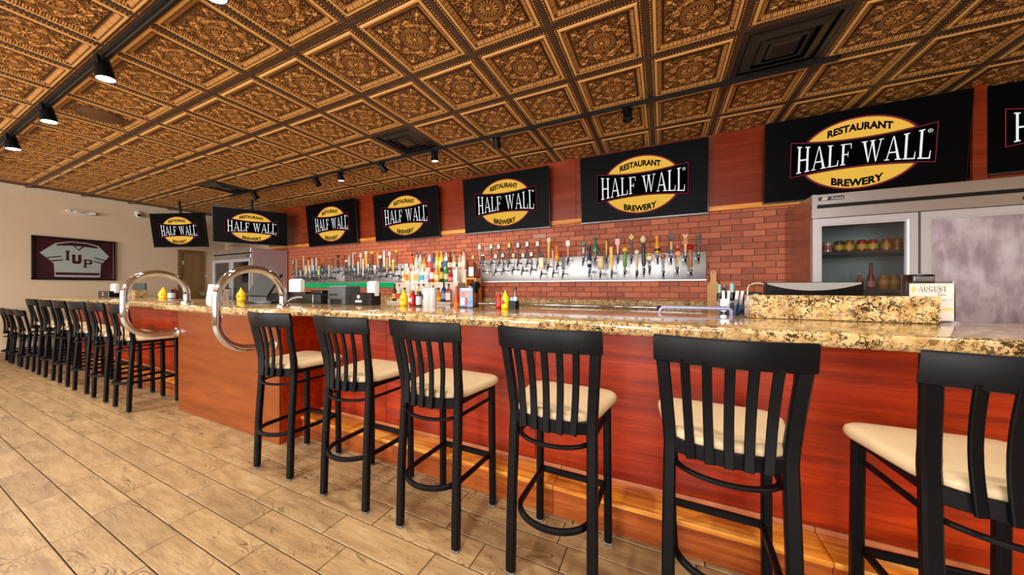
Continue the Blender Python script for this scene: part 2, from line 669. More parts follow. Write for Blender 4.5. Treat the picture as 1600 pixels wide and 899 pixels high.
full_tile = tile_mesh(TL).mesh('floor_tile', M_TILE)
for t in seen:
    lx = t[1] - t[0]
    me = full_tile if abs(lx - TL) < 1e-4 else tile_mesh(lx).mesh('floor_tile', M_TILE)
    link('floor_tile', me, floor, ((t[0] + t[1]) / 2, (t[2] + t[3]) / 2, random.uniform(-0.0006, 0.0004)))
rest = MB()
for t in tiles:
    if t not in seen_set:
        b = tile_mesh(t[1] - t[0])
        rest.add([(x + (t[0] + t[1]) / 2, y + (t[2] + t[3]) / 2, z) for x, y, z in b.v], b.f)
o = rest.obj('floor_tiles_beyond_view', M_TILE, floor)
o.name = 'floor_tile_field'
o['kind'] = 'stuff'

# ---- ceiling: slab, grid bars, embossed copper tiles
cl = MB()
cl.box(X_L - 0.3, X_R + 0.3, Y_FRONT - 0.3, Y_B + 0.3, H_CEIL + 0.03, H_CEIL + 0.15)
ceiling = struct(cl.obj('ceiling', plain('ceiling_deck', (120, 74, 38), 0.6)))
G = 0.6096
GX0, GY0 = -0.0993, 2.7173


def ceiling_tile_mesh(name, y_cut=None, n=160):
    """a stamped copper panel: ledge, beads, dentils, rosette and scrolls as real relief; z runs down from the grid"""
    s = G - 0.029
    xs = np.linspace(-s / 2, s / 2, n)
    ys = xs if y_cut is None else np.linspace(-s / 2, -s / 2 + y_cut, max(8, int(n * y_cut / s)))
    X, Y = np.meshgrid(xs, ys)
    d = s / 2 - np.maximum(np.abs(X), np.abs(Y))
    along = np.where(np.abs(X) > np.abs(Y), Y, X)
    sm = lambda a, b, v: (lambda t: t * t * (3 - 2 * t))(np.clip((v - a) / (b - a), 0, 1))
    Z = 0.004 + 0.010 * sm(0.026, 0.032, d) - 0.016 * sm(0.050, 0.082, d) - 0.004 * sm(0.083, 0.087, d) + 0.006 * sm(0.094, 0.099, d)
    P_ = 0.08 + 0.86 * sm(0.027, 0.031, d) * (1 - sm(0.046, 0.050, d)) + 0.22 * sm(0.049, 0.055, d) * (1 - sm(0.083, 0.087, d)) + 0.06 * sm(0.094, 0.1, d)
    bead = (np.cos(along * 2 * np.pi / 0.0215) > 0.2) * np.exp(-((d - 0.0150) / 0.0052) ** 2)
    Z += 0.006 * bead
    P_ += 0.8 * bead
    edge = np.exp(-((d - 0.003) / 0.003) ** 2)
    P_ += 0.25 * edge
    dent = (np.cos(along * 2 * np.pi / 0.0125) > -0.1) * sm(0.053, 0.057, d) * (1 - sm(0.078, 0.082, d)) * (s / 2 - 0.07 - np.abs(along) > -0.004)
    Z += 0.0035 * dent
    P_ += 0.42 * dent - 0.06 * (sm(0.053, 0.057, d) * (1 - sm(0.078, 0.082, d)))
    # inner field
    fld = sm(0.096, 0.1, d)
    r = np.hypot(X, Y)
    a = np.arctan2(Y, X)
    rel = np.zeros_like(r)
    rel += np.exp(-((r - 0.0) / 0.016) ** 2) * 1.2
    petal = np.clip(np.cos(a * 16) * 0.9 + 0.25, 0, 1) * sm(0.020, 0.026, r) * (1 - sm(0.058, 0.066, r))
    rel += petal
    for rr, w in ((0.072, 0.0035), (0.083, 0.0035), (0.094, 0.003)):
        rel += np.exp(-((r - rr) / w) ** 2) * 0.8
    for k in range(8):                                # scrolls and rosettes round the medallion
        ang = k * PI / 4 + PI / 8
        cx, cy = 0.136 * math.cos(ang) * (1.0 + 0.06 * (k % 2)), 0.136 * math.sin(ang) * (1.0 + 0.06 * (k % 2))
        q = np.hypot(X - cx, Y - cy)
        qa = np.arctan2(Y - cy, X - cx)
        rel += (0.5 + 0.5 * np.cos(q * 2 * np.pi / 0.0125 + qa * (1 if k % 2 else -1))) * (1 - sm(0.024, 0.030, q))
    for k in range(4):
        ang = k * PI / 2 + PI / 4
        q = np.hypot(X - 0.232 * math.cos(ang), Y - 0.232 * math.sin(ang))
        rel += np.exp(-(q / 0.012) ** 2) * 1.3
        q = np.hypot(X - 0.19 * math.cos(ang), Y - 0.19 * math.sin(ang))
        rel += np.clip(np.cos(a * 40) + 0.2, 0, 1) * np.exp(-(q / 0.024) ** 2) * 0.9
        ang = k * PI / 2
        q = np.hypot(X - 0.165 * math.cos(ang), Y - 0.165 * math.sin(ang))
        rel += np.clip(np.cos((r - 0.1) * 220 + np.abs(np.sin(a - ang)) * 60), 0, 1) * np.exp(-(q / 0.028) ** 2) * 0.9
    rng = np.random.RandomState(4)
    kx = rng.uniform(-170, 170, (14, 2))
    ph = rng.uniform(0, 6.28, 14)
    tex = sum(np.cos(np.abs(X) * kx[i, 0] + np.abs(Y) * kx[i, 1] + ph[i]) for i in range(14)) / 4.5
    rel += np.exp(-(tex / 0.24) ** 2) * 0.85 * sm(0.10, 0.108, r)
    rel = np.clip(rel, 0, 1.3) * fld
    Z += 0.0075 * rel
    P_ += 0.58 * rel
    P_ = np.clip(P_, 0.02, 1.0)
    m, k = Z.shape
    V = np.stack([X, Y, -Z], -1).reshape(-1, 3)
    i = np.arange(m * k).reshape(m, k)
    F = np.stack([i[:-1, :-1], i[1:, :-1], i[1:, 1:], i[:-1, 1:]], -1).reshape(-1, 4)
    me = bpy.data.meshes.new(name)
    me.from_pydata(V.tolist(), [], F.tolist())
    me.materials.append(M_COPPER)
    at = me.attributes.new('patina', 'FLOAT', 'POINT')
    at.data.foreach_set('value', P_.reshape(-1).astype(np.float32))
    me.polygons.foreach_set('use_smooth', [True] * len(me.polygons))
    me.update()
    return me


full_ct = ceiling_tile_mesh('ceiling_tile')
cut_h = Y_B - 0.02 - (GY0 + 3 * G) - 0.013 + G - G
last_y0 = GY0 + 2 * G                                   # the row against the tap wall is cut short
cut_ct = ceiling_tile_mesh('ceiling_tile_cut', Y_B - 0.03 - last_y0 - 0.013)
VENTS = {(1, 0), (-5, 0), (-12, 0)}
SPEAKER = (-9, -3)
i_lo, i_hi = math.ceil((X_L - GX0) / G), math.floor((X_R - GX0) / G)
for i in range(i_lo, i_hi):
    for j in range(-7, 3):
        if (i, j) in VENTS:
            continue
        me = cut_ct if j == 2 else full_ct
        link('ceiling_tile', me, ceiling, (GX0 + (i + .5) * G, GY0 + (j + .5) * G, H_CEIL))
# far part of the ceiling behind the camera: tiles only as coffers
cof = MB()
for i in range(i_lo, i_hi):
    for j in range(-12, -7):
        x, y = GX0 + (i + .5) * G, GY0 + (j + .5) * G
        if y - G / 2 > Y_FRONT:
            cof.box(x - .28, x + .28, y - .28, y + .28, H_CEIL - 0.014, H_CEIL)
o = cof.obj('ceiling_tile_field', plain('copper_plain', (150, 92, 44), 0.45, 0.4), ceiling)
o['kind'] = 'stuff'
for i in range(i_lo, i_hi + 1):
    b = MB()
    b.box(-.0145, .0145, Y_FRONT, Y_B, H_CEIL - 0.008, H_CEIL + 0.02)
    b.obj('grid_bar', M_GRID, ceiling, loc=(GX0 + i * G, 0, 0))
for j in range(-12, 3):
    b = MB()
    b.box(X_L, X_R, -.0145, .0145, H_CEIL - 0.0085, H_CEIL + 0.0195)
    b.obj('grid_bar', M_GRID, ceiling, loc=(0, GY0 + j * G, 0))

# ---- walls
w = MB()
w.box(X_L - 0.2, X_R + 0.2, Y_B, Y_B + 0.2, -0.02, H_CEIL + 0.1)
wall_back = struct(w.obj('wall_back', M_MORTAR))
w = MB()
w.box(X_L - 0.2, X_L, Y_FRONT, Y_B, -0.02, H_CEIL + 0.1)
wall_left = struct(w.obj('wall_left', M_BEIGE))
w = MB()
w.box(X_R, X_R + 0.2, Y_FRONT, Y_B, -0.02, H_CEIL + 0.1)
struct(w.obj('wall_right', M_BEIGE))
w = MB()
xs = [X_L - 0.2] + [v for p in WIN for v in p] + [X_R + 0.2]
for k in range(0, len(xs), 2):
    w.box(xs[k], xs[k + 1], Y_FRONT - 0.2, Y_FRONT, -0.02, H_CEIL + 0.1)
for x0, x1 in WIN:
    w.box(x0, x1, Y_FRONT - 0.2, Y_FRONT, -0.02, WIN_Z[0])
    w.box(x0, x1, Y_FRONT - 0.2, Y_FRONT, WIN_Z[1], H_CEIL + 0.1)
struct(w.obj('wall_front', M_BEIGE))
for n, (x0, x1) in enumerate(WIN):
    b = MB()
    for a0, a1, c0, c1 in ((x0, x1, WIN_Z[0], WIN_Z[0] + .05), (x0, x1, WIN_Z[1] - .05, WIN_Z[1]), (x0, x0 + .05, WIN_Z[0], WIN_Z[1]), (x1 - .05, x1, WIN_Z[0], WIN_Z[1]), ((x0 + x1) / 2 - .025, (x0 + x1) / 2 + .025, WIN_Z[0], WIN_Z[1])):
        b.box(a0, a1, Y_FRONT - 0.12, Y_FRONT - 0.06, c0, c1)
    wf = struct(b.obj('window_%d' % (n + 1), M_BLACKP))
    b = MB()
    b.box(x0, x1, Y_FRONT - 0.095, Y_FRONT - 0.09, WIN_Z[0], WIN_Z[1])
    b.obj('pane', M_GLASS, wf)
b = MB()
prof = [(0.0, 2.945), (0.012, 2.945), (0.014, 2.965), (0.03, 2.985), (0.055, 3.01), (0.06, 3.03), (0.075, 3.045), (0.075, H_CEIL + .02), (0.0, H_CEIL + .02)]
b.prism([(X_L + u, v) for u, v in prof], Y_FRONT, Y_B, 'xz')
struct(b.obj('trim_1', M_COVE, smooth=50))
b = MB()
b.box(X_L, X_L + 0.014, Y_FRONT, 3.5, 0.0, 0.13)
b.box(X_L, X_L + 0.020, Y_FRONT, 3.5, 0.0, 0.02)
struct(b.obj('baseboard_left', plain('tan_baseboard', (150, 124, 92), 0.6)))

# brown door and its frame in the jersey wall
b = MB()
b.bbox(X_L, X_L + 0.03, 3.56, 3.93, 0.0, 2.10, 0.004)
door = struct(b.obj('door_1', M_DOOR))
b = MB()
b.box(X_L, X_L + 0.05, 3.50, 3.56, 0, 2.16)
b.box(X_L, X_L + 0.05, 3.93, 3.97, 0, 2.16)
b.box(X_L, X_L + 0.05, 3.56, 3.93, 2.10, 2.16)
b.obj('door_frame', plain('brown_door_frame', (120, 94, 62), 0.5), door)
for z in (1.86, 1.05, 0.25):
    b = MB()
    b.lathe([(0.008, -0.05), (0.008, 0.05)], 8, (X_L + 0.036, 3.565, z))
    b.box(X_L + 0.03, X_L + 0.033, 3.545, 3.60, z - 0.05, z + 0.05)
    b.obj('hinge', M_WHITEP, door)

# ---- tap wall: bricks up to the rail, mahogany panels above
BZ0, BZ1, BR = 1.06, 2.15, 0.0707
BL, BJ = 0.212, 0.0065
bricks = []
nrow = int((BZ1 - BZ0) / BR)
for r in range(nrow + 1):
    z0 = BZ0 + r * BR
    off = (0.5 if r % 2 else 0.0) * BL + random.uniform(-.012, .012)
    k = 0
    x = -8.4 - off
    while x < 1.30:
        x0, x1 = max(x, -8.4), min(x + BL, 1.30)
        if x1 - x0 > 0.03:
            bricks.append((x0, x1, z0, min(z0 + BR, 2.155)))
        x += BL


def brick_vis(b):
    cx, cz = (b[0] + b[1]) / 2, (b[2] + b[3]) / 2
    if -2.60 < cx < 0.47 and 1.39 < cz < 1.66:
        return 0
    if -7.3 < cx < -4.05 and 1.39 < cz < 1.66:
        return 0
    if -4.0 < cx < -2.8 and cz < 1.72:
        return 0
    if cz < 1.09:
        return 0
    if cx < -7.5 or (cx > 1.12 and cz < 2.0 and cx > 1.2):
        return 0
    for t0, t1 in ((-6.95, -5.2), (-5.0, -3.3), (-2.98, -1.38), (-1.05, .55), (1.0, 2.5)):
        if t0 < cx < t1 and cz > 2.16:
            return 0
    return (b[1] - b[0]) * (b[3] - b[2]) / px_depth(cx, Y_B) ** 2 * Y_B / px_depth(cx, Y_B)


order = sorted(bricks, key=brick_vis, reverse=True)


def brick_mb(lx, lz):
    b = MB()
    hx, hz, c, d = lx / 2 - BJ / 2, lz / 2 - BJ / 2, 0.003, 0.016
    b.add([(-hx, 0, -hz), (hx, 0, -hz), (hx, 0, hz), (-hx, 0, hz), (-hx, -d + c, -hz), (hx, -d + c, -hz), (hx, -d + c, hz), (-hx, -d + c, hz),
           (-hx + c, -d, -hz + c), (hx - c, -d, -hz + c), (hx - c, -d, hz - c), (-hx + c, -d, hz - c)],
          [(0, 1, 5, 4), (1, 2, 6, 5), (2, 3, 7, 6), (3, 0, 4, 7), (4, 5, 9, 8), (5, 6, 10, 9), (6, 7, 11, 10), (7, 4, 8, 11), (8, 9, 10, 11)])
    return b


brick_full = brick_mb(BL, BR).mesh('brick', M_BRICK)
rest = MB()
for n, bk in enumerate(order):
    lx, lz = bk[1] - bk[0], bk[3] - bk[2]
    c = ((bk[0] + bk[1]) / 2, Y_B, (bk[2] + bk[3]) / 2)
    if n < 298 and brick_vis(bk) > 0:
        me = brick_full if abs(lx - BL) < 1e-4 and abs(lz - BR) < 1e-4 else brick_mb(lx, lz).mesh('brick', M_BRICK)
        link('brick', me, wall_back, (c[0], c[1] - random.uniform(0, .0025), c[2]), (0, 0, random.uniform(-.006, .006)))
    else:
        b = brick_mb(lx, lz)
        rest.add([(x + c[0], y + c[1], z + c[2]) for x, y, z in b.v], b.f)
o = rest.obj('brick_field', M_BRICK, wall_back)
o['kind'] = 'stuff'
b = MB()
b.bbox(-8.4, X_R, Y_B - 0.028, Y_B, 2.155, 2.215, 0.004)
b.obj('wood_rail', M_OAK, wall_back)
xp = -8.4
while xp < X_R - 0.05:
    x1 = min(xp + 1.216, X_R)
    b = MB()
    b.bbox(xp + .0015, x1 - .0015, Y_B - 0.016, Y_B, 2.215, H_CEIL + .01, 0.0015, seg=1)
    b.obj('wood_panel', M_WALLWOOD, wall_back)
    xp += 1.22
b = MB()
b.box(X_L, -8.4, Y_B - 0.016, Y_B, 0.0, H_CEIL)
b.obj('plaster_return', M_BEIGE, wall_back)

# ================================================================== BAR
def offset_poly(poly, d):
    """moves the sides of a counter-clockwise polygon inwards by d"""
    n = len(poly)
    out = []
    for i in range(n):
        p, a, b = Vector(poly[i]), Vector(poly[i - 1]), Vector(poly[(i + 1) % n])
        u, v = (p - a).normalized(), (b - p).normalized()
        nu, nv = Vector((-u.y, u.x)), Vector((-v.y, v.x))
        k = nu + nv
        k = k / max(0.3, k.dot(nu)) if k.length > 1e-6 else nu
        out.append(tuple(p + k * d))
    return out


def slab(mb, poly, z0, z1, r=0.02, seg=5, top_only=False):
    """slab with rounded edges"""
    rings = []
    if top_only:
        rings.append((0.0, z0))
    else:
        for k in range(seg + 1):
            a = PI / 2 * k / seg
            rings.append((r * (1 - math.sin(a)), z0 + r * (1 - math.cos(a))))
    for k in range(seg + 1):
        a = PI / 2 * k / seg
        rings.append((r * (1 - math.cos(a)), z1 - r * (1 - math.sin(a))))
    vs, n = [], len(poly)
    for d, z in rings:
        vs += [(x, y, z) for x, y in offset_poly(poly, d)]
    fs = []
    for i in range(len(rings) - 1):
        for k in range(n):
            j = (k + 1) % n
            fs.append((i * n + k, i * n + j, (i + 1) * n + j, (i + 1) * n + k))
    fs.append(tuple(range(n))[::-1])
    fs.append(tuple(range((len(rings) - 1) * n, len(rings) * n)))
    mb.add(vs, fs)


Z_TOP, Z_TOPB = 1.10, 1.04
YF = 1.89                                                # face of the bar under the overhang
BAY0, BAY1, YBAY = -4.53, -2.78, 1.53
NEAR1 = 3.3

t = thing('granite_countertop', 'long golden granite bar top with speckled rounded edge in front of the six near stools', 'countertop', (0, 0, Z_TOPB))
poly = [(-4.66, 1.385), (-2.80, 1.385)] + [(-2.80 + 0.34 * k / 8, 1.385 + 0.165 * (0.5 - 0.5 * math.cos(PI * k / 8))) for k in range(1, 9)] + [(NEAR1, 1.55), (NEAR1, 2.25), (-4.66, 2.25)]
b = MB()
slab(b, poly, 0.0, Z_TOP - Z_TOPB, 0.018)
b.obj('slab', M_GRANITE, t, smooth=45)
t = thing('granite_countertop', 'far granite bar top running to the beige wall along the row of distant stools', 'countertop', (0, 0, Z_TOPB))
b = MB()
slab(b, [(-9.62, 1.50), (-4.663, 1.50), (-4.663, 2.25), (-9.62, 2.25)], 0.0, Z_TOP - Z_TOPB, 0.018)
b.obj('slab', M_GRANITE, t, smooth=45)
t = thing('granite_ledge', 'raised golden granite ledge on the near bar top hiding a monitor', 'ledge', (0, 0, Z_TOP))
b = MB()
slab(b, [(0.42, 2.09), (1.118, 2.09), (1.118, 2.19), (0.42, 2.19)], 0.0, 0.122, 0.006, 3)
b.obj('ledge_block', M_GRANITE, t, smooth=45)
t = thing('granite_ledge', 'small granite ledge on the far bar top below the brown door', 'ledge', (0, 0, Z_TOP))
b = MB()
slab(b, [(-8.30, 2.10), (-7.72, 2.10), (-7.72, 2.22), (-8.30, 2.22)], 0.0, 0.118, 0.006, 3)
b.obj('ledge_block', M_GRANITE, t, smooth=45)


def bar_cabinet(label, x0, x1, seams, boards):
    t = thing('bar_cabinet', label, 'bar')
    xs = [x0] + [v for v in seams if x0 < v < x1] + [x1]
    for a, c in zip(xs[:-1], xs[1:]):
        b = MB()
        b.bbox(a + 0.0015, c - 0.0015, YF, YF + 0.02, 0.0, Z_TOPB, 0.0015, seg=1)
        b.obj('front_panel', M_CHERRY, t)
    b = MB()
    b.box(x0, x1, YF + 0.02, 2.20, 0.0, Z_TOPB)
    b.obj('carcass', M_CHERRYL, t)
    xs = [x0] + [v for v in boards if x0 < v < x1] + [x1]
    for a, c in zip(xs[:-1], xs[1:]):
        b = MB()
        b.bbox(a + .001, c - .001, 1.695, YF - 0.018, 0.142, 0.168, 0.006)
        b.obj('step_board', M_OAK, t, smooth=40)
        b = MB()
        b.bbox(a + .001, c - .001, 1.708, 1.73, 0.0, 0.142, 0.002)
        b.obj('riser_board', M_OAKD, t)
        b = MB()
        b.bbox(a + .001, c - .001, YF - 0.018, YF, 0.142, 0.188, 0.004)
        b.obj('base_trim', plain('pink_oak_trim', (196, 120, 78), 0.4) if 'pink_oak_trim' not in bpy.data.materials else bpy.data.materials['pink_oak_trim'], t)
    return t


bar_cabinet('cherry wood bar front with orange oak foot step behind the near stools', BAY1, NEAR1, [-2.0, -0.725, 0.55, 1.825], [-1.75, -0.55, 0.62, 1.5, 2.4])
bar_cabinet('cherry wood bar front with oak foot step behind the distant stools', -9.55, BAY0, [-8.3, -7.05, -5.8], [-8.6, -7.4, -6.2, -5.4])
t = thing('bar_bay', 'projecting brown cherry bay of the bar carrying two chrome rails', 'bar')
b = MB()
b.bbox(BAY0, BAY1, YBAY, YBAY + 0.02, 0.0, Z_TOPB, 0.002, seg=1)
b.obj('front_panel', mk_wood('bay_veneer', (104, 44, 10), (130, 60, 16), (150, 76, 25), 0.34, 0.7, 'x', 0.1), t)
for x in (BAY0, BAY1 - 0.02):
    b = MB()
    b.bbox(x, x + 0.02, YBAY + 0.02, YF + 0.02, 0.0, Z_TOPB, 0.002, seg=1)
    b.obj('side_panel', M_CHERRY, t)
b = MB()
b.box(BAY0 + .02, BAY1 - .02, YF + 0.02, 2.2, 0, Z_TOPB)
b.obj('carcass', M_CHERRYL, t)
b = MB()
b.box(BAY0 + .01, BAY1 - .01, 1.47, YBAY, Z_TOPB - 0.014, Z_TOPB)
b.obj('support_plate', M_STEEL, t)


# ---- chrome service rails
def service_rail(label, x):
    t = thing('service_rail', label, 'rail', (x, 0, 0))
    yf, yb, zt, zb, r = 1.165, 1.60, 1.405, 0.80, 0.2175
    path = [(0, yb, Z_TOP), (0, yb, zt - r)]
    path += [(0, y, z) for y, z in arc((yf + yb) / 2, zt - r, r, 0, 180, 22)]
    path += [(0, yf, zb + 0.205)]
    path += [(0, y, z) for y, z in arc(yf + 0.205, zb + 0.205, 0.205, 180, 270, 14)]
    path += [(0, YBAY, zb)]
    b = MB()
    b.tube(path, 0.0285, 20)
    b.obj('tube', M_CHROME, t, smooth=60)
    b = MB()
    b.lathe([(0.0, 0), (0.052, 0), (0.052, 0.008), (0.040, 0.016), (0.034, 0.03), (0.0, 0.03)], 24, (0, yb, Z_TOP))
    b.obj('flange', M_CHROME, t, smooth=40)
    b = MB()
    b.lathe([(0.0, 0), (0.052, 0), (0.052, 0.008), (0.040, 0.018), (0.034, 0.04), (0.0, 0.04)], 24, (0, 0, 0), axis='y')
    b.v = [(x_, YBAY - y_, zb + z_) for x_, y_, z_ in b.v]
    o = b.obj('flange', M_CHROME, t, smooth=40)
    for k in range(4):
        c = MB()
        c.lathe([(0, 0), (0.006, 0), (0.006, 0.004), (0, 0.006)], 8, (0, 0, 0), axis='y')
        a = PI / 4 + k * PI / 2
        c.v = [(x_ + 0.044 * math.cos(a), YBAY - 0.008 - y_, zb + z_ + 0.044 * math.sin(a)) for x_, y_, z_ in c.v]
        c.obj('screw', M_CHROME, o)
    return t


service_rail('polished chrome loop rail arching over the bar top by the distant stools', -4.54)
service_rail('polished chrome loop rail beside the end stool of the near row', -2.85)


# ================================================================== BAR STOOLS
def make_stool(label, seat_z=0.755, name='bar_stool', group='bar stools along the near bar'):
    t = thing(name, label, 'stool' if seat_z > 0.6 else 'chair', group=group)
    dz = seat_z - 0.755
    S = lambda z: z + dz
    for sx in (-1, 1):
        # rear leg that sweeps up into the back post
        pth = [(0.180, -0.178, 0.0), (0.178, -0.168, S(0.35) if dz == 0 else 0.2), (0.174, -0.152, S(0.62)), (0.172, -0.148, S(0.70)), (0.176, -0.150, S(0.76)), (0.183, -0.165, S(0.85)), (0.192, -0.185, S(0.96)), (0.2005, -0.201, S(1.065)), (0.2008, -0.203, S(1.082))]
        P2 = []
        for i in range(len(pth) - 1):
            for k in range(3):
                u = k / 3
                P2.append(tuple(pth[i][q] * (1 - u) + pth[i + 1][q] * u for q in range(3)))
        P2.append(pth[-1])
        P2 = [(sx * x, y, z) for x, y, z in P2]
        b = MB()
        b.bar(P2, (1, 0, 0), 0.043, [0.032 if p[2] < S(0.8) else 0.025 for p in P2])
        leg = b.obj('rear_leg', M_BLACKM, t, smooth=35)
        b = MB()
        b.bbox(sx * .180 - .022, sx * .180 + .022, -.194, -.162, 0.0, 0.012, 0.003, seg=1)
        b.obj('foot_cap', P((120, 120, 122), 0.5), leg)
        b = MB()
        b.bar([(sx * 0.180, 0.180, 0.0), (sx * 0.178, 0.178, 0.3), (sx * 0.176, 0.172, S(0.70))], (1, 0, 0), 0.036, 0.036)
        leg = b.obj('front_leg', M_BLACKM, t, smooth=35)
        b = MB()
        b.bbox(sx * .180 - .0192, sx * .180 + .0192, .161, .199, 0.0, 0.012, 0.003, seg=1)
        b.obj('foot_cap', P((120, 120, 122), 0.5), leg)
    # curved top rail
    n = 16
    pts = [(-0.222 + 0.444 * k / n, -0.198 - 0.048 * (1 - (2 * k / n - 1) ** 2), 0) for k in range(n + 1)]
    b = MB()
    th = 0.011
    prof = [(-th, 1.006), (-th, 1.086), (-th * 0.5, 1.096), (th * 0.5, 1.096), (th, 1.086), (th, 1.006), (th * .6, 1.002), (-th * .6, 1.002)]
    vs, fs = [], []
    for i, (x, y, _) in enumerate(pts):
        d = Vector(pts[min(i + 1, n)]) - Vector(pts[max(i - 1, 0)])
        nn = Vector((-d.y, d.x, 0)).normalized()
        lean = 0.18
        for o_, z in prof:
            vs.append((x + nn.x * o_, y + nn.y * o_ - (z - 1.05) * lean, S(z)))
    m = len(prof)
    for i in range(n):
        for k in range(m):
            j = (k + 1) % m
            fs.append((i * m + k, i * m + j, (i + 1) * m + j, (i + 1) * m + k))
    fs += [tuple(range(m)), tuple(range(n * m, (n + 1) * m))[::-1]]
    b.add(vs, fs)
    b.obj('top_rail', M_BLACKM, t, smooth=40)
    # slats
    for k in range(5):
        u = (k - 2) / 2.0
        xt, xb = u * 0.128, u * 0.108
        yt = -0.198 - 0.048 * (1 - (xt / 0.222) ** 2)
        yb = -0.166 - 0.052 * (1 - (xb / 0.18) ** 2)
        path = []
        for q in range(9):
            s = q / 8
            path.append((xb + (xt - xb) * s, yb + (yt - yb) * s + 0.018 * math.sin(PI * s), S(0.672 + (1.02 - 0.672) * s)))
        b = MB()
        b.bar(path, (1, -0.9 * xt / 0.222 * 0.42, 0), 0.029, 0.011)
        b.obj('slat', M_BLACKM, t, smooth=35)
    # seat frame: front and side rails and the bowed back band
    b = MB()
    b.box(-0.178, 0.178, 0.155, 0.185, S(0.682), S(0.712))
    b.obj('front_apron', M_BLACKM, t)
    for sx in (-1, 1):
        b = MB()
        b.bar([(sx * 0.176, 0.172, S(0.698)), (sx * 0.172, -0.15, S(0.698))], (0, 0, 1), 0.03, 0.024)
        b.obj('side_apron', M_BLACKM, t)
    band = [(-0.172 + 0.344 * k / 12, -0.148 - 0.056 * (1 - (2 * k / 12 - 1) ** 2), S(0.695)) for k in range(13)]
    b = MB()
    b.bar(band, (0, 0, 1), 0.052, 0.012)
    b.obj('back_band', M_BLACKM, t, smooth=40)
    # hoops
    for z, wd, th_, nm, bul in ((0.290, 0.024, 0.022, 'footrest_hoop', 0.235), (0.618, 0.012, 0.022, 'upper_hoop', 0.215)):
        zz = z if dz == 0 else (0.20 if z < .4 else S(z))
        path = [(0.162, 0.165, zz), (0.160, 0.0, zz)]
        path += [(0.158 * math.cos(a), -0.10 - (bul - 0.10) * math.sin(a), zz) for a in [R(v) for v in range(10, 171, 10)]]
        path += [(-0.160, 0.0, zz), (-0.162, 0.165, zz)]
        b = MB()
        b.bar(path, (0, 0, 1), wd, th_)
        b.obj(nm, M_BLACKM, t, smooth=35)
    b = MB()
    zz = 0.285 if dz == 0 else 0.2
    b.bbox(-0.165, 0.165, 0.168, 0.190, zz - 0.014, zz + 0.014, 0.003, seg=1)
    b.obj('front_stretcher', M_BLACKM, t)
    # cushion
    out = round_poly([(-0.188, -0.120), (-0.120, -0.185), (0, -0.200), (0.120, -0.185), (0.188, -0.120), (0.238, 0.215), (-0.238, 0.215)], [0.09, 0.11, 0.2, 0.11, 0.09, 0.085, 0.085], 6)
    levels = [(0.965, S(0.712)), (0.995, S(0.720)), (1.0, S(0.732)), (0.985, S(0.744)), (0.94, S(0.752)), (0.80, S(0.757)), (0.55, S(0.760)), (0.25, S(0.761))]
    n = len(out)
    vs = []
    for sc, z in levels:
        vs += [(x * sc, 0.01 + (y - 0.01) * sc, z) for x, y in out]
    fs = [tuple(range(n))[::-1]]
    for i in range(len(levels) - 1):
        for k in range(n):
            j = (k + 1) % n
            fs.append((i * n + k, i * n + j, (i + 1) * n + j, (i + 1) * n + k))
    fs.append(tuple(range((len(levels) - 1) * n, len(levels) * n)))
    b = MB()
    b.add(vs, fs)
    b.obj('seat_cushion', M_CREAM, t, smooth=60)
    return t


YS = 1.457
near = [(-2.400, 0.03, 'black slat-back bar stool with cream seat, first beside the chrome loop rail'),
        (-1.688, 0.00, 'black slat-back bar stool with cream seat, second from the chrome loop rail'),
        (-1.073, -0.02, 'black slat-back bar stool with cream seat, third from the chrome loop rail'),
        (-0.425, -0.02, 'black slat-back bar stool with cream seat, fourth from the chrome loop rail'),
        (0.203, -0.03, 'large black slat-back bar stool with cream seat, fifth from the chrome loop rail'),
        (0.842, 0.04, 'black bar stool with cream seat cut off by the edge of the picture')]
s0 = None
for x, a, lab in near:
    if s0 is None:
        s0 = make_stool(lab)
        s0.location = (x, YS, 0)
        s0.rotation_euler = (0, 0, a)
    else:
        dup(s0, (x, YS, 0), a, lab)
far = [(-5.045, 'first'), (-5.69, 'second'), (-6.335, 'third'), (-6.985, 'fourth'), (-7.62, 'fifth'), (-8.28, 'last')]
for k, (x, nme) in enumerate(far):
    lab = 'distant black bar stool with cream seat, %s along the bar beyond the chrome rails' % nme
    dup(s0, (x, YS, 0), random.uniform(-.04, .04), lab, 'bar stools along the far bar')
c0 = None
for x, nme in ((-8.98, 'first past the bar stools'), (-9.50, 'in the middle of three'), (-9.99, 'last before the beige wall')):
    lab = 'low black slat-back chair with cream seat, ' + nme
    if c0 is None:
        c0 = make_stool(lab, 0.575, 'dining_chair', 'low chairs at the end of the far bar')
        c0.location = (x, YS, 0)
    else:
        dup(c0, (x, YS, 0), random.uniform(-.04, .04), lab)


# ================================================================== WRITING
_txt = {}


def text_shape(s, offset=0.0):
    """vertices (numpy) and faces of a line of built-in-font text, unit size"""
    key = (s, offset)
    if key not in _txt:
        cu = bpy.data.curves.new('txt', 'FONT')
        cu.body = s
        cu.size = 1.0
        cu.offset = offset
        cu.resolution_u = 4
        o = bpy.data.objects.new('txt', cu)
        COL.objects.link(o)
        dg = bpy.context.evaluated_depsgraph_get()
        me = bpy.data.meshes.new_from_object(o.evaluated_get(dg))
        v = np.array([p.co[:2] for p in me.vertices])
        f = [tuple(p.vertices) for p in me.polygons]
        bpy.data.objects.remove(o)
        bpy.data.curves.remove(cu)
        bpy.data.meshes.remove(me)
        _txt[key] = (v, f)
    return _txt[key]


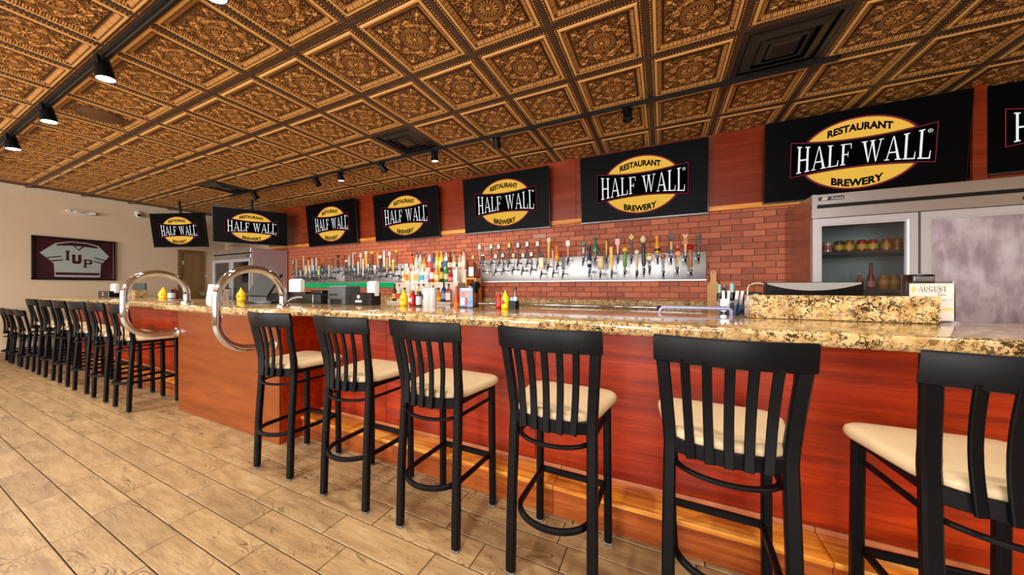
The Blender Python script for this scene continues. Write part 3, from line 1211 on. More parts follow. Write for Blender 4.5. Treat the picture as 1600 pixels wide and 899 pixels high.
def serif_shapes(ch):
    """classic serif capitals as convex polygons in a box of height 1; returns (width, polygons)"""
    T, t, s = 0.132, 0.05, 0.042                       # thick stem, thin stroke, serif height
    def stem(x, w=T, y0=0.0, y1=1.0, ser=(1, 1), e=0.09):
        out = [[(x, y0), (x + w, y0), (x + w, y1), (x, y1)]]
        if ser[0]:
            out.append([(x - e, y0), (x + w + e, y0), (x + w + e, y0 + s), (x - e, y0 + s)])
        if ser[1]:
            out.append([(x - e, y1 - s), (x + w + e, y1 - s), (x + w + e, y1), (x - e, y1)])
        return out
    if ch == 'H':
        return 0.92, stem(.12) + stem(.65) + [[(.2, .46), (.72, .46), (.72, .52), (.2, .52)]]
    if ch == 'L':
        return 0.72, stem(.12) + [[(.2, 0), (.66, 0), (.66, s), (.2, s)], [(.60, 0), (.68, 0), (.70, .27), (.665, .27)]]
    if ch == 'F':
        return 0.70, stem(.12) + [[(.2, 1 - s), (.64, 1 - s), (.64, 1), (.2, 1)], [(.60, 1), (.66, 1), (.67, .75), (.64, .75)],
                                  [(.2, .47), (.48, .47), (.48, .52), (.2, .52)], [(.46, .38), (.50, .38), (.50, .62), (.46, .62)]]
    if ch == 'A':
        return 0.90, [[(.44, 1), (.50, 1), (.86, 0), (.70, 0)], [(.41, .97), (.47, 1.0), (.15, 0), (.09, 0)], [(.22, .30), (.66, .30), (.66, .355), (.22, .355)],
                      [(0, 0), (.27, 0), (.27, s), (0, s)], [(.58, 0), (.93, 0), (.93, s), (.58, s)]]
    if ch == 'W':
        return 1.28, [[(.10, 1), (.25, 1), (.47, 0), (.41, 0)], [(.60, 1), (.655, 1), (.455, 0), (.41, 0)], [(.57, 1), (.71, 1), (.90, 0), (.84, 0)], [(1.10, 1), (1.155, 1), (.885, 0), (.84, 0)],
                      [(.02, 1 - s), (.36, 1 - s), (.36, 1), (.02, 1)], [(.50, 1 - s), (.80, 1 - s), (.80, 1), (.50, 1)], [(1.0, 1 - s), (1.26, 1 - s), (1.26, 1), (1.0, 1)]]
    if ch == 'T':
        return 0.80, stem(.33, ser=(1, 0)) + [[(.04, 1 - s), (.77, 1 - s), (.77, 1), (.04, 1)], [(.04, .74), (.08, .74), (.10, 1), (.04, 1)], [(.73, .74), (.77, .74), (.77, 1), (.71, 1)]]
    if ch == 'U':
        out = stem(.10, y0=.26, ser=(0, 1)) + stem(.62, w=.08, y0=.26, ser=(0, 1))
        c = []
        for k in range(9):
            a0, a1 = R(180 + 20 * k), R(200 + 20 * k)
            wi = lambda a: (.18 + .05 * math.cos(a) * 1.0)
            c.append([(.40 + .30 * math.cos(a0), .28 + .29 * math.sin(a0)), (.40 + .30 * math.cos(a1), .28 + .29 * math.sin(a1)), (.41 + wi(a1) * math.cos(a1), .28 + .21 * math.sin(a1)), (.41 + wi(a0) * math.cos(a0), .28 + .21 * math.sin(a0))])
        return 0.84, out + c
    if ch == 'G':
        c = []
        for k in range(15):
            a0, a1 = R(45 + 19 * k), R(64 + 19 * k)
            f = lambda a: .24 if abs(math.cos(a)) > .5 else .28
            c.append([(.42 + .38 * math.cos(a0), .5 + .5 * math.sin(a0)), (.42 + .38 * math.cos(a1), .5 + .5 * math.sin(a1)), (.43 + f(a1) * math.cos(a1), .5 + .44 * math.sin(a1)), (.43 + f(a0) * math.cos(a0), .5 + .44 * math.sin(a0))])
        return 0.90, c + [[(.62, .05), (.77, .05), (.77, .42), (.62, .42)], [(.54, .40), (.84, .40), (.84, .445), (.54, .445)], [(.67, .72), (.72, .72), (.72, .98), (.68, .98)]]
    if ch == 'S':
        c = []
        seq = [(R(60 + 30 * k), .33, .74, .25, .26) for k in range(8)]
        pts = [(.33 + .23 * math.cos(a), .745 + .225 * math.sin(a)) for a in [R(50 + 22 * k) for k in range(9)]] + [(.35 - .02 + .25 * math.cos(a), .265 + .235 * math.sin(a)) for a in [R(52 - 23 * k) for k in range(10)]]
        for k in range(len(pts) - 1):
            (x0, y0), (x1, y1) = pts[k], pts[k + 1]
            d = Vector((x1 - x0, y1 - y0)).normalized()
            w = .045 + .05 * abs(d.x + d.y * -.3) * (1 if .3 < (y0 + y1) / 2 < .75 else .2)
            nx, ny = -d.y * w, d.x * w
            c.append([(x0 + nx, y0 + ny), (x1 + nx, y1 + ny), (x1 - nx, y1 - ny), (x0 - nx, y0 - ny)])
        return 0.68, c + [[(.52, .70), (.57, .70), (.57, .99), (.53, .99)], [(.08, .02), (.12, .02), (.13, .32), (.08, .32)]]
    return 0.4, []


def serif_line(s, sub=3):
    """polygons of a line of serif capitals, x from 0 to 1, y from 0 to 1; long sides subdivided so the line can be bent"""
    x, polys = 0.0, []
    for ch in s:
        w, ps = serif_shapes(ch)
        polys += [[(x + px, py) for px, py in p] for p in ps]
        x += w + 0.06
    out = []
    for p in polys:
        q = []
        for i in range(len(p)):
            a, b = p[i], p[(i + 1) % len(p)]
            for k in range(sub):
                u = k / sub
                q.append(((a[0] + (b[0] - a[0]) * u) / (x - .06), a[1] + (b[1] - a[1]) * u))
        out.append(q)
    return out


# ================================================================== TELEVISIONS
def logo_layer(mb, polys, f, y):
    for p in polys:
        vs = [f(u, v) for u, v in p]
        mb.add([(x, y, z) for x, z in vs], [tuple(range(len(vs)))])


def television(label, loc, rot, w, h, mount='wall', group='televisions above the back bar'):
    t = thing('television', label, 'television', loc, rot, group)
    b = MB()
    b.bbox(-w / 2, w / 2, 0.0, 0.035, -h / 2, h / 2, 0.004, seg=1)
    b.obj('casing', M_BLACKG, t)
    b = MB()
    b.box(-w / 2 + .008, w / 2 - .008, -0.0012, 0.0, -h / 2 + .014, h / 2 - .008)
    scr = b.obj('screen', M_TVBLACK, t)
    b = MB()
    b.box(-w / 2, w / 2, -0.002, 0.0, -h / 2, -h / 2 + .009)
    b.obj('bottom_bezel', P((88, 90, 98), 0.25, 0.6), t)
    b = MB()
    if mount == 'wall':
        b.box(-.2, .2, 0.035, 0.06, -.16, .16)
    else:
        b.box(-.15, .15, 0.035, 0.06, -.12, .12)
        b.tube([(0, 0.09, 0), (0, 0.09, mount)], 0.022, 10)
        b.box(-.05, .05, 0.05, 0.11, -.06, .06)
    b.obj('mount', M_BLACKP, t)
    f = lambda u, v: ((u - .5) * w, (.5 - v) * h)
    ell = lambda k: [(.505 + (.30 * k + (k - 1) * 0.0) * math.cos(2 * PI * i / 64), .508 + .392 * k * math.sin(2 * PI * i / 64)) for i in range(64)]
    b = MB()
    logo_layer(b, [ell(1.045)], f, -.0018)
    b.obj('emblem_rim', M_LRED, scr)
    b = MB()
    logo_layer(b, [ell(1.0)], f, -.0024)
    b.obj('emblem_oval', M_LGOLD, scr)

    def top(u, k=0.0):
        s = (u - .505) / .357
        return .345 - .060 * s * s - k

    def bot(u, k=0.0):
        s = (u - .505) / .357
        return .660 + .052 * s * s + k

    def band(x0, x1, k):
        n = 24
        us = [x0 + (x1 - x0) * i / n for i in range(n + 1)]
        return [[(a, top(a, k)), (c, top(c, k)), (c, bot(c, k)), (a, bot(a, k))] for a, c in zip(us[:-1], us[1:])]
    for nm, x0, x1, k, y, m in (('banner_edge', .143, .867, .010, -.0030, M_LBLACK), ('banner_border', .148, .862, .002, -.0036, M_LRED), ('banner', .153, .857, -.008, -.0042, M_LBLACK)):
        b = MB()
        logo_layer(b, band(x0, x1, k), f, y)
        b.obj(nm, m, scr)

    def bend(p):
        out = []
        for u, v in p:
            uu = .182 + (.838 - .182) * u
            a, c = top(uu) + .045, bot(uu) - .033
            out.append((uu, c + (a - c) * v))
        return out
    b = MB()
    logo_layer(b, [bend(p) for p in serif_line('HALF WALL')], f, -.0048)
    ring = [[(.829 + .0115 * math.cos(a) * k, .372 + .0195 * math.sin(a) * k) for a in (q, q + .4) for k in ((1, .78) if a == q else (.78, 1))] for q in [i * .4 for i in range(16)]]
    logo_layer(b, ring, f, -.0048)
    v, fc = text_shape('R', 0.0)
    b.add([((.829 - .005 + x * .016 - .5) * w, -.0048, (.5 - (.381 - y * .027)) * h) for x, y in v], fc)
    b.obj('banner_lettering', M_LWHITE, scr)
    for s, u0, u1, base, hh, bow in (('RESTAURANT', .343, .662, .250, .078, .042), ('BREWERY', .373, .632, .880, .080, -.040)):
        v, fc = text_shape(s, 0.046)
        x0, x1 = v[:, 0].min(), v[:, 0].max()
        b = MB()
        vs = []
        for x, y in v:
            q = (x - x0) / (x1 - x0)
            vv = base - y / 0.72 * hh + bow * (2 * q - 1) ** 2
            X, Z = f(u0 + (u1 - u0) * q, vv)
            vs.append((X, -.0048, Z))
        b.add(vs, fc)
        b.obj('oval_lettering', M_LBLACK, scr)
    return t


def wall_tv(label, x0, x1, zt, zb, yt, yb):
    h = math.hypot(zt - zb, yb - yt)
    television(label, ((x0 + x1) / 2, (yt + yb) / 2, (zt + zb) / 2), (math.atan2(yb - yt, zt - zb), 0, 0), x1 - x0, h)


wall_tv('television above the distant tap panel, next to the corner television', -6.83, -5.33, 2.985, 2.125, 4.27, 4.345)
wall_tv('television above the liquor bottles at the far side', -4.86, -3.375, 2.965, 2.115, 4.27, 4.345)
wall_tv('television between the bottle display and the long tap panel', -2.875, -1.437, 2.972, 2.118, 4.27, 4.345)
wall_tv('television over the middle of the long tap panel', -1.00, 0.487, 2.992, 2.126, 4.27, 4.345)
wall_tv('large television directly above the near glass-door refrigerator', 1.000, 2.475, 3.012, 2.173, 4.25, 4.335)
wall_tv('television cut off by the edge of the picture above the refrigerator', 2.50, 3.85, 3.040, 2.255, 4.345, 4.346)
b = MB()
b.bbox(2.493, 2.576, 4.30, 4.337, 2.215, H_CEIL - .01, .003, seg=1)
b.obj('wood_pilaster', M_WALLWOOD, wall_back)
television('television turned across the corner above the distant refrigerator', (-7.55, 3.64, 2.49), (R(8), 0, R(58)), 1.19, 0.70, 0.6)
television('smallest television, hanging by the beige wall above the brown door', (-9.06, 3.06, 2.445), (R(7), 0, R(20)), 1.24, 0.70, 0.65)


# ================================================================== TRACK LIGHTS
def make_track(label, x0, x1, y):
    t = thing('light_track', label, 'light track', ((x0 + x1) / 2, y, H_CEIL - 0.0085))
    h = (x1 - x0) / 2
    b = MB()
    b.box(-h, h, -.018, .018, -.030, 0)
    b.obj('rail', M_BLACKP, t)
    for s in (-1, 1):
        b = MB()
        b.bbox(s * h - .02, s * h + .02, -.02, .02, -.034, 0, .003, seg=1)
        b.obj('end_cap', M_BLACKG, t)
    b = MB()
    b.box(-h, h, -.004, .004, -.0305, -.028)
    b.obj('slot', M_GREYP, t)


make_track('black light track along the ceiling in front of the televisions', -7.6, 1.22, GY0 + G - 0.02)
make_track('black light track carrying the lit spotlights over the guest floor', -9.8, 3.2, GY0 - 3 * G + 0.005)
make_track('added black track for fill spotlights over the guest floor behind the viewer', -9.0, 3.2, GY0 - 7 * G + 0.005)  # unseen track, added to carry the fill spots


def spotlight(label, x, y, on, aim, big=False, watts=100, group='track spotlights', angle=140):
    """AIM: direction the head points to"""
    z0 = H_CEIL - 0.0385
    t = thing('track_spotlight', label, 'spotlight', (x, y, z0), 0, group)
    k = 1.2 if big else 1.0
    b = MB()
    b.bbox(-.05, .05, -.016, .016, -.022, 0.0, .003, seg=1)
    b.obj('adapter', M_BLACKP, t)
    b = MB()
    b.tube([(0, 0, -.018), (0, 0, -.03)], 0.009, 10)
    b.obj('stem', M_BLACKP, t)
    d = Vector(aim).normalized()
    q = d.to_track_quat('-Z', 'Y').to_matrix().to_4x4()
    c = Vector((0, 0, -.018 - .03 * k))

    def put(mb):
        mb.v = [tuple(c + (q @ Vector(v))) for v in mb.v]
        return mb
    b = MB()
    b.lathe([(0, .045 * k), (.030 * k, .045 * k), (.036 * k, .038 * k), (.040 * k, -.02 * k), (.046 * k, -.085 * k), (.043 * k, -.085 * k), (.036 * k, -.060 * k), (0, -.060 * k)], 20)
    put(b).obj('head', M_BLACKM, t, smooth=40)
    b = MB()
    for s in (-1, 1):
        b.box(s * .044 * k - .003, s * .044 * k + .003, -.008, .008, -.01, .05 * k)
    b.box(-.046 * k, .046 * k, -.008, .008, .046 * k, .052 * k)
    put(b).obj('yoke', M_BLACKP, t)
    if on:
        b = MB()
        b.lathe([(0, -.0805 * k), (.0425 * k, -.0805 * k), (.0425 * k, -.079 * k), (0, -.079 * k)], 20)
        put(b).obj('lens', M_LAMP, t)
        spot_light(t, c + d * .10 * k, aim, watts, angle)
    else:
        b = MB()
        b.lathe([(0, -.066 * k), (.036 * k, -.066 * k), (.036 * k, -.064 * k), (0, -.064 * k)], 20)
        put(b).obj('lens', P((60, 58, 56), 0.2), t)


YA = GY0 + G - 0.02
YB = GY0 - 3 * G + 0.005
YC = GY0 - 7 * G + 0.005
for x, on, aim, lab in ((-0.31, 0, (0.1, -.2, -1), 'unlit spotlight nearest the ceiling vent on the track before the televisions'), (-1.75, 0, (-.1, .5, -1), 'unlit spotlight second along the track from the ceiling vent'),
                        (-2.655, 1, (0, .15, -1), 'lit spotlight beside the middle ceiling vent'), (-3.58, 0, (.5, .6, -1), 'unlit spotlight between the two lit ones on the television track'),
                        (-4.44, 1, (0, .15, -1), 'lit spotlight on the television track above the liquor bottles'), (-5.02, 0, (.5, .4, -1), 'unlit spotlight past the second lit one on the television track'),
                        (-6.78, 0, (.4, .5, -1), 'last unlit spotlight by the distant ceiling vent')):
    spotlight(lab, x, YA, on, aim, False, SPOT_WALL_W, 'spotlights on the television track', 140)
for x, lab in ((-2.25, 'lit spotlight at the top edge of the picture'), (-3.90, 'large lit spotlight on the guest-side track, upper of the three by the edge'), (-5.40, 'large lit spotlight on the guest-side track, middle of three'),
               (-6.84, 'large lit spotlight on the guest-side track, last of three towards the beige wall'), (-8.42, 'added fill spotlight brightening the beige wall, past the end of the picture'), (-0.85, 'lit spotlight over the near stools above the picture'), (0.62, 'lit spotlight over the last near stool above the picture'),  # the head next to the beige wall is added to brighten that wall
               (2.1, 'lit spotlight past the last near stool')):
    spotlight(lab, x, YB, 1, (0.12, .12, -1), True, SPOT_W, 'spotlights on the guest-side track', 150)
for x, lab in ((-7.2, 'first'), (-5.0, 'second'), (-2.8, 'third'), (-0.6, 'fourth'), (1.6, 'fifth')):
    spotlight('added fill spotlight behind the viewer, %s along its track' % lab, x, YC, 1, (0.0, .35, -1), True, SPOT_FILL_W, 'added fill spotlights behind the viewer', 150)  # unseen heads, added as fill light from behind the camera


# ================================================================== CEILING VENTS AND SPEAKER
for (i, j), lab in (((1, 0), 'large black ceiling vent above the near refrigerator side'), ((-5, 0), 'black ceiling vent beside the lit spotlight in the middle of the ceiling'), ((-12, 0), 'distant black ceiling vent near the jersey wall')):
    t = thing('ceiling_vent', lab, 'vent', (GX0 + (i + .5) * G, GY0 + (j + .5) * G, H_CEIL))
    s = G / 2 - .013
    for k, (a, z0, c, z1) in enumerate(((s, -.004, s - .035, -.012), (s - .05, .004, s - .115, -.026), (s - .125, .004, s - .175, -.026), (s - .18, .004, s - .215, -.026))):
        b = MB()
        vs = []
        for q, z in ((a, z0), (c, z1), (c - .006, z1 + .004), (a - .006, z0 + .012)):
            vs += [(-q, -q, z), (q, -q, z), (q, q, z), (-q, q, z)]
        fs = []
        for r in range(3):
            for e in range(4):
                fs.append((r * 4 + e, r * 4 + (e + 1) % 4, r * 4 + 4 + (e + 1) % 4, r * 4 + 4 + e))
        b.add(vs, fs)
        b.obj('frame' if k == 0 else 'vane', plain('vent_black', (58, 53, 50), 0.28, 0.3) if 'vent_black' not in bpy.data.materials else bpy.data.materials['vent_black'], t)
    b = MB()
    b.bbox(-.07, .07, -.07, .07, -.024, -.014, .004, seg=1)
    b.obj('centre_plate', bpy.data.materials['vent_black'], t)
    b = MB()
    b.box(-s, s, -s, s, .02, .025)
    b.obj('duct', M_BLACKP, t)
t = thing('ceiling_speaker', 'round brown speaker grille set in a ceiling tile', 'speaker', (GX0 + (SPEAKER[0] + .5) * G, GY0 + (SPEAKER[1] + .5) * G, H_CEIL))
b = MB()
b.lathe([(0, -.020), (.145, -.020), (.152, -.017), (.155, -.006), (.155, 0.0)], 32)
b.obj('grille', plain('speaker_brown', (120, 82, 48), 0.5, 0.3), t, smooth=40)
b = MB()
b.lathe([(.155, -.018), (.165, -.018), (.165, 0), (.155, 0)], 32, cap=False)
b.obj('ring', M_GRID, t)


# ================================================================== REFRIGERATORS
M_FRAME = plain('bright_door_frame', (222, 226, 236), 0.30, 0.6, var=0.02)
M_LINER = plain('fridge_liner', (176, 184, 186), 0.5, var=0.05)


def fridge(label, x0, x1, yf, fog):
    yb, zt = Y_B - 0.035, 2.085
    t = thing('refrigerator', label, 'refrigerator', ((x0 + x1) / 2, (yf + yb) / 2, 0), 0, 'glass-door refrigerators')
    cx, cy = (x0 + x1) / 2, (yf + yb) / 2
    X0, X1, Y0, Y1 = x0 - cx, x1 - cx, yf - cy, yb - cy
    for a, c in ((X0, X0 + .04), (X1 - .04, X1)):
        b = MB()
        b.bbox(a, c, Y0 + .03, Y1, 0.1, zt, .003, seg=1)
        b.obj('side_panel', M_FRIDGESIDE if fog else M_FRIDGESIDE2, t)
    b = MB()
    b.box(X0 + .04, X1 - .04, Y1 - .04, Y1, .1, zt - .02)
    b.obj('back_panel', M_LINER, t)
    b = MB()
    b.box(X0 + .04, X1 - .04, Y0 + .03, Y1 - .04, zt - .20, zt)
    b.obj('roof_panel', M_STEEL, t)
    b = MB()
    b.box(X0 + .04, X1 - .04, Y0 + .03, Y1 - .04, .1, .20)
    b.obj('base_panel', M_STEEL, t)
    # header: two steel bands with a dark slot between
    b = MB()
    b.bbox(X0, X1, Y0, Y0 + .03, zt - .095, zt, .004, seg=1)
    b.obj('header_band', M_STEEL, t)
    b = MB()
    b.box(X0 + .01, X1 - .01, Y0 + .012, Y0 + .03, zt - .122, zt - .095)
    b.obj('header_slot', M_BLACKP, t)
    b = MB()
    b.bbox(X0, X1, Y0, Y0 + .03, zt - .212, zt - .120, .004, seg=1)
    b.obj('header_band', M_STEEL, t)
    b = MB()
    b.box(X0, X0 + .035, Y0 - .004, Y0, zt - .212, zt)
    b.obj('corner_cap', M_STEELV, t)
    b = MB()
    b.bbox(X0, X1, Y0 + .02, Y0 + .05, .1, .2, .004, seg=1)
    b.obj('kick_grille', M_STEEL, t)
    for sx in (X0 + .06, X1 - .06):
        for sy in (Y0 + .08, Y1 - .08):
            b = MB()
            b.lathe([(.028, 0), (.028, .1)], 12, (sx, sy, 0))
            b.obj('foot', M_BLACKP, t)
    # name plate with white script and an oval badge
    b = MB()
    b.prism([(X0 + .045, zt - .058), (X0 + .215, zt - .058), (X0 + .215, zt - .026), (X0 + .045, zt - .026)], Y0 - .0025, Y0)
    np_ = b.obj('name_plate', P((52, 52, 54), 0.3), t)
    b = MB()
    b.prism([(X0 + .062, zt - .055), (X0 + .100, zt - .055), (X0 + .112, zt - .029), (X0 + .072, zt - .029)], Y0 - .0032, Y0 - .0025)
    b.obj('plate_emblem', P((206, 204, 196), 0.4), np_)
    b = MB()
    v, fc = text_shape('Robusta', 0.01)
    k = .080 / (v[:, 0].max() - v[:, 0].min())
    b.add([(X0 + .126 + x * k + y * k * .35, Y0 - .0032, zt - .052 + y * k * 1.15) for x, y in v], fc)
    b.obj('plate_script', M_WHITEP, np_)
    b = MB()
    ov = [(X1 - .13 + .060 * math.cos(2 * PI * i / 40), zt - .166 + .028 * math.sin(2 * PI * i / 40)) for i in range(40)]
    b.prism(ov, Y0 - .004, Y0)
    bd = b.obj('oval_badge', P((24, 26, 30), 0.3), t)
    b = MB()
    ov = [(X1 - .13 + .049 * math.cos(2 * PI * i / 40), zt - .166 + .020 * math.sin(2 * PI * i / 40)) for i in range(40)]
    b.prism(ov, Y0 - .0048, Y0 - .004)
    b.obj('badge_face', P((150, 154, 160), 0.3, 0.6), bd)
    # doors
    zd0, zd1 = .205, zt - .218
    mid = (X0 + X1) / 2 + (0.0 if not fog else -.03)
    for n, (a, c) in enumerate(((X0 + .003, mid - .008), (mid + .008, X1 - .003))):
        e = bpy.data.objects.new('door', None)
        COL.objects.link(e)
        e.parent = t
        b = MB()
        fw = .05
        for q0, q1, r0, r1 in ((a, c, zd1 - fw, zd1), (a, c, zd0, zd0 + fw), (a, a + fw, zd0 + fw, zd1 - fw), (c - fw, c, zd0 + fw, zd1 - fw)):
            b.box(q0, q1, Y0 - .012, Y0 + .026, r0, r1)
            # inner step of the frame
        st = .014
        for q0, q1, r0, r1 in ((a + fw, c - fw, zd1 - fw - st, zd1 - fw), (a + fw, c - fw, zd0 + fw, zd0 + fw + st), (a + fw, a + fw + st, zd0 + fw + st, zd1 - fw - st), (c - fw - st, c - fw, zd0 + fw + st, zd1 - fw - st)):
            b.box(q0, q1, Y0 - .002, Y0 + .02, r0, r1)
        b.obj('door_frame', M_FRAME, e)
        b = MB()
        b.box(a + fw, c - fw, Y0 + .006, Y0 + .012, zd0 + fw, zd1 - fw)
        b.obj('door_glass', M_FOG if (fog and n == 1) else M_GLASS, e)
        b = MB()
        hx = c - .028 if n == 0 else a + .028
        b.bbox(hx - .010, hx + .010, Y0 - .045, Y0 - .032, .95, 1.25, .004)
        for z in (.97, 1.23):
            b.box(hx - .006, hx + .006, Y0 - .034, Y0 - .012, z - .006, z + .006)
        b.obj('handle', M_BLACKP, e)
    b = MB()
    b.box(mid - .02, mid + .02, Y0 + .03, Y0 + .06, .2, zt - .2)
    b.obj('mullion', M_BLACKP, t)
    for z in ((.60, .90, 1.24, 1.575) if fog else (.55, .95, 1.25, 1.55)):
        b = MB()
        b.box(X0 + .045, X1 - .045, Y0 + .07, Y1 - .05, z - .012, z)
        b.box(X0 + .045, X1 - .045, Y0 + .065, Y0 + .075, z - .022, z + .006)
        b.obj('shelf', P((48, 50, 52), 0.45), t)
    return t


FX0, FX1, FY = 1.208, 2.585, 3.72
fridge('near stainless glass-door refrigerator with drink cans and one fogged door', FX0, FX1, FY, True)
fridge('distant stainless glass-door refrigerator in the corner by the brown door', -9.17, -7.65, 3.67, False)


def can(label, x, y, z, body, band, lid=(196, 196, 198), group='drink cans on the top shelf of the near refrigerator'):
    t = thing('drink_can', label, 'can', (x, y, z), random.uniform(0, 6), group)
    b = MB()
    b.lathe([(.026, 0), (.031, .006), (.033, .014), (.033, .098), (.030, .110), (.027, .116)], 18)
    b.obj('body', P(body, 0.3, 0.4), t, smooth=40)
    b = MB()
    b.lathe([(.0333, .034), (.0333, .078)], 18, cap=False)
    b.obj('label_band', P(band, 0.4), t, smooth=60)
    b = MB()
    b.lathe([(.0, .113), (.025, .113), (.027, .117), (.0275, .119), (.026, .119)], 18)
    b.obj('lid', P(lid, 0.25, 0.9), t)


for x, bd, bn, lab in ((1.325, (214, 206, 200), (190, 60, 56), 'pale can half hidden by the door frame'), (1.406, (216, 208, 200), (206, 92, 86), 'pale can with a pink-red label'), (1.487, (68, 92, 44), (214, 160, 48), 'green and gold can'), (1.556, (188, 110, 42), (226, 176, 74), 'orange and gold can'),
                       (1.640, (190, 40, 34), (226, 172, 46), 'red and yellow can beside its twin'), (1.712, (196, 44, 36), (214, 186, 60), 'red and yellow can beside the orange one'), (1.799, (182, 96, 30), (206, 140, 54), 'orange-brown can'), (1.870, (196, 120, 38), (168, 84, 26), 'golden orange end can')):
    can(lab + ' on the near refrigerator shelf', x, 3.98, 1.576, bd, bn)


def lathe_bottle(name, label, cat, loc, prof, mats, cap=None, band=None, group=None, segs=16, square=False):
    """PROF: outline from base up; BAND: (z0, z1) of its label; CAP: (radius, z0, z1)"""
    t = thing(name, label, cat, loc, random.uniform(-.3, .3) if square else random.uniform(0, 6), group)
    n = 4 if square else segs
    b = MB()
    if square:
        k = math.sqrt(2)
        vs, fs = [], []
        m = 12
        for r, z in prof:
            for q in range(m):
                a = 2 * PI * (q + .5) / m
                c = max(abs(math.cos(a)), abs(math.sin(a)))
                rr = r / c * .94 if r > prof[0][0] * .6 else r
                vs.append((rr * math.cos(a), rr * math.sin(a), z))
        for i in range(len(prof) - 1):
            for q in range(m):
                fs.append((i * m + q, i * m + (q + 1) % m, (i + 1) * m + (q + 1) % m, (i + 1) * m + q))
        fs += [tuple(range(m))[::-1], tuple(range((len(prof) - 1) * m, len(prof) * m))]
        b.add(vs, fs)
    else:
        b.lathe(prof, segs)
    b.obj('bottle', mats[0], t, smooth=45)
    if band:
        rb = max(r for r, z in prof if z <= band[1]) + .0012
        b = MB()
        if square:
            b.box(-rb * .93, rb * .93, -rb - .001, -rb + .002, band[0], band[1])
        else:
            b.lathe([(rb, band[0]), (rb, band[1])], segs, cap=False)
        b.obj('label', mats[1], t, smooth=60)
    if cap:
        b = MB()
        b.lathe([(0, cap[1]), (cap[0], cap[1]), (cap[0], cap[2]), (0, cap[2])], 12)
        b.obj('cap', mats[2], t)
    return t


for x, lab in ((1.781, 'amber glass mug on the middle shelf of the near refrigerator, next to the bottle'), (1.850, 'amber glass mug at the end of the middle shelf of the near refrigerator')):
    t = thing('beer_mug', lab, 'mug', (x, 3.98, 1.241), 0, 'amber mugs in the near refrigerator')
    b = MB()
    b.lathe([(.024, 0), (.032, .012), (.034, .06), (.033, .11), (.028, .128), (.025, .128)], 16)
    b.obj('bowl', P((178, 104, 44), 0.15), t, smooth=40)
    b = MB()
    b.lathe([(.0345, .05), (.0345, .085)], 16, cap=False)
    b.obj('label', P((196, 132, 66), 0.5), t)
WINE = [(.03, 0), (.034, .006), (.034, .13), (.03, .16), (.014, .19), (.012, .25), (.0, .25)]
lathe_bottle('sauce_bottle', 'red long-necked bottle behind the near refrigerator door', 'bottle', (1.70, 3.98, 1.241), [(.025, 0), (.028, .01), (.026, .09), (.012, .16), (.010, .225)], (P((150, 40, 44), 0.25), P((190, 110, 110), 0.5), P((40, 30, 30), 0.4)), (.012, .225, .24), (.03, .08))
lathe_bottle('sauce_bottle', 'small red bottle on the middle shelf of the near refrigerator', 'bottle', (1.625, 3.98, 1.241), [(.021, 0), (.023, .01), (.022, .08), (.010, .11), (.009, .145)], (P((176, 74, 70), 0.25), P((226, 190, 180), 0.5), P((200, 180, 170), 0.4)), (.011, .14, .155), (.03, .065))
for x, lab in ((2.18, 'white paper towel roll behind the fogged door, inner one'), (2.265, 'white paper towel roll behind the fogged door, outer one')):
    t = thing('paper_roll', lab, 'paper roll', (x, 3.99, 1.576), 0, 'paper rolls in the near refrigerator')
    b = MB()
    b.lathe([(.02, 0), (.04, 0), (.04, .16), (.02, .16)], 20)
    b.obj('roll', M_PAPER, t, smooth=40)
    b = MB()
    b.lathe([(.012, 0.002), (.019, 0.002), (.019, .162), (.012, .162)], 12)
    b.obj('core', P((150, 120, 90), 0.8), t)
for x, z, c, lab in ((2.08, 1.241, (196, 116, 96), 'salmon box'), (2.30, 1.241, (206, 128, 104), 'wide salmon box'), (2.46, 1.241, (190, 108, 90), 'darker salmon box'), (2.15, .901, (150, 176, 158), 'pale green crate'), (2.42, .901, (140, 170, 150), 'wider pale green crate')):
    t = thing('stock_box', lab + ' stored behind the fogged refrigerator door', 'box', (x, 4.02, z))
    wd = .085 if 'wide' in lab else .065
    b = MB()
    b.bbox(-wd, wd, -.10, .10, 0, .18, .004, seg=1)
    b.obj('carton', P(c, 0.6), t)
    b = MB()
    b.box(-wd * .7, wd * .7, -.102, -.1, .05, .12)
    b.obj('print', P(tuple(min(255, v + 34) for v in c), 0.6), t)
for k, (x, c, lab) in enumerate(((-8.95, (70, 96, 92), 'dark green'), (-8.80, (58, 70, 80), 'slate'), (-8.20, (60, 110, 96), 'teal'), (-8.05, (80, 90, 92), 'grey'), (-7.90, (50, 66, 66), 'blackish green'))):
    lathe_bottle('stored_bottle', lab + ' bottle in the distant refrigerator', 'bottle', (x, 4.0, 1.551), [(.036, 0), (.04, .01), (.04, .15), (.016, .2), (.014, .28)], (P(c, 0.2), P((180, 190, 184), .5), P((30, 30, 30), .4)), (.016, .28, .30), (.05, .12), 'bottles in the distant refrigerator')

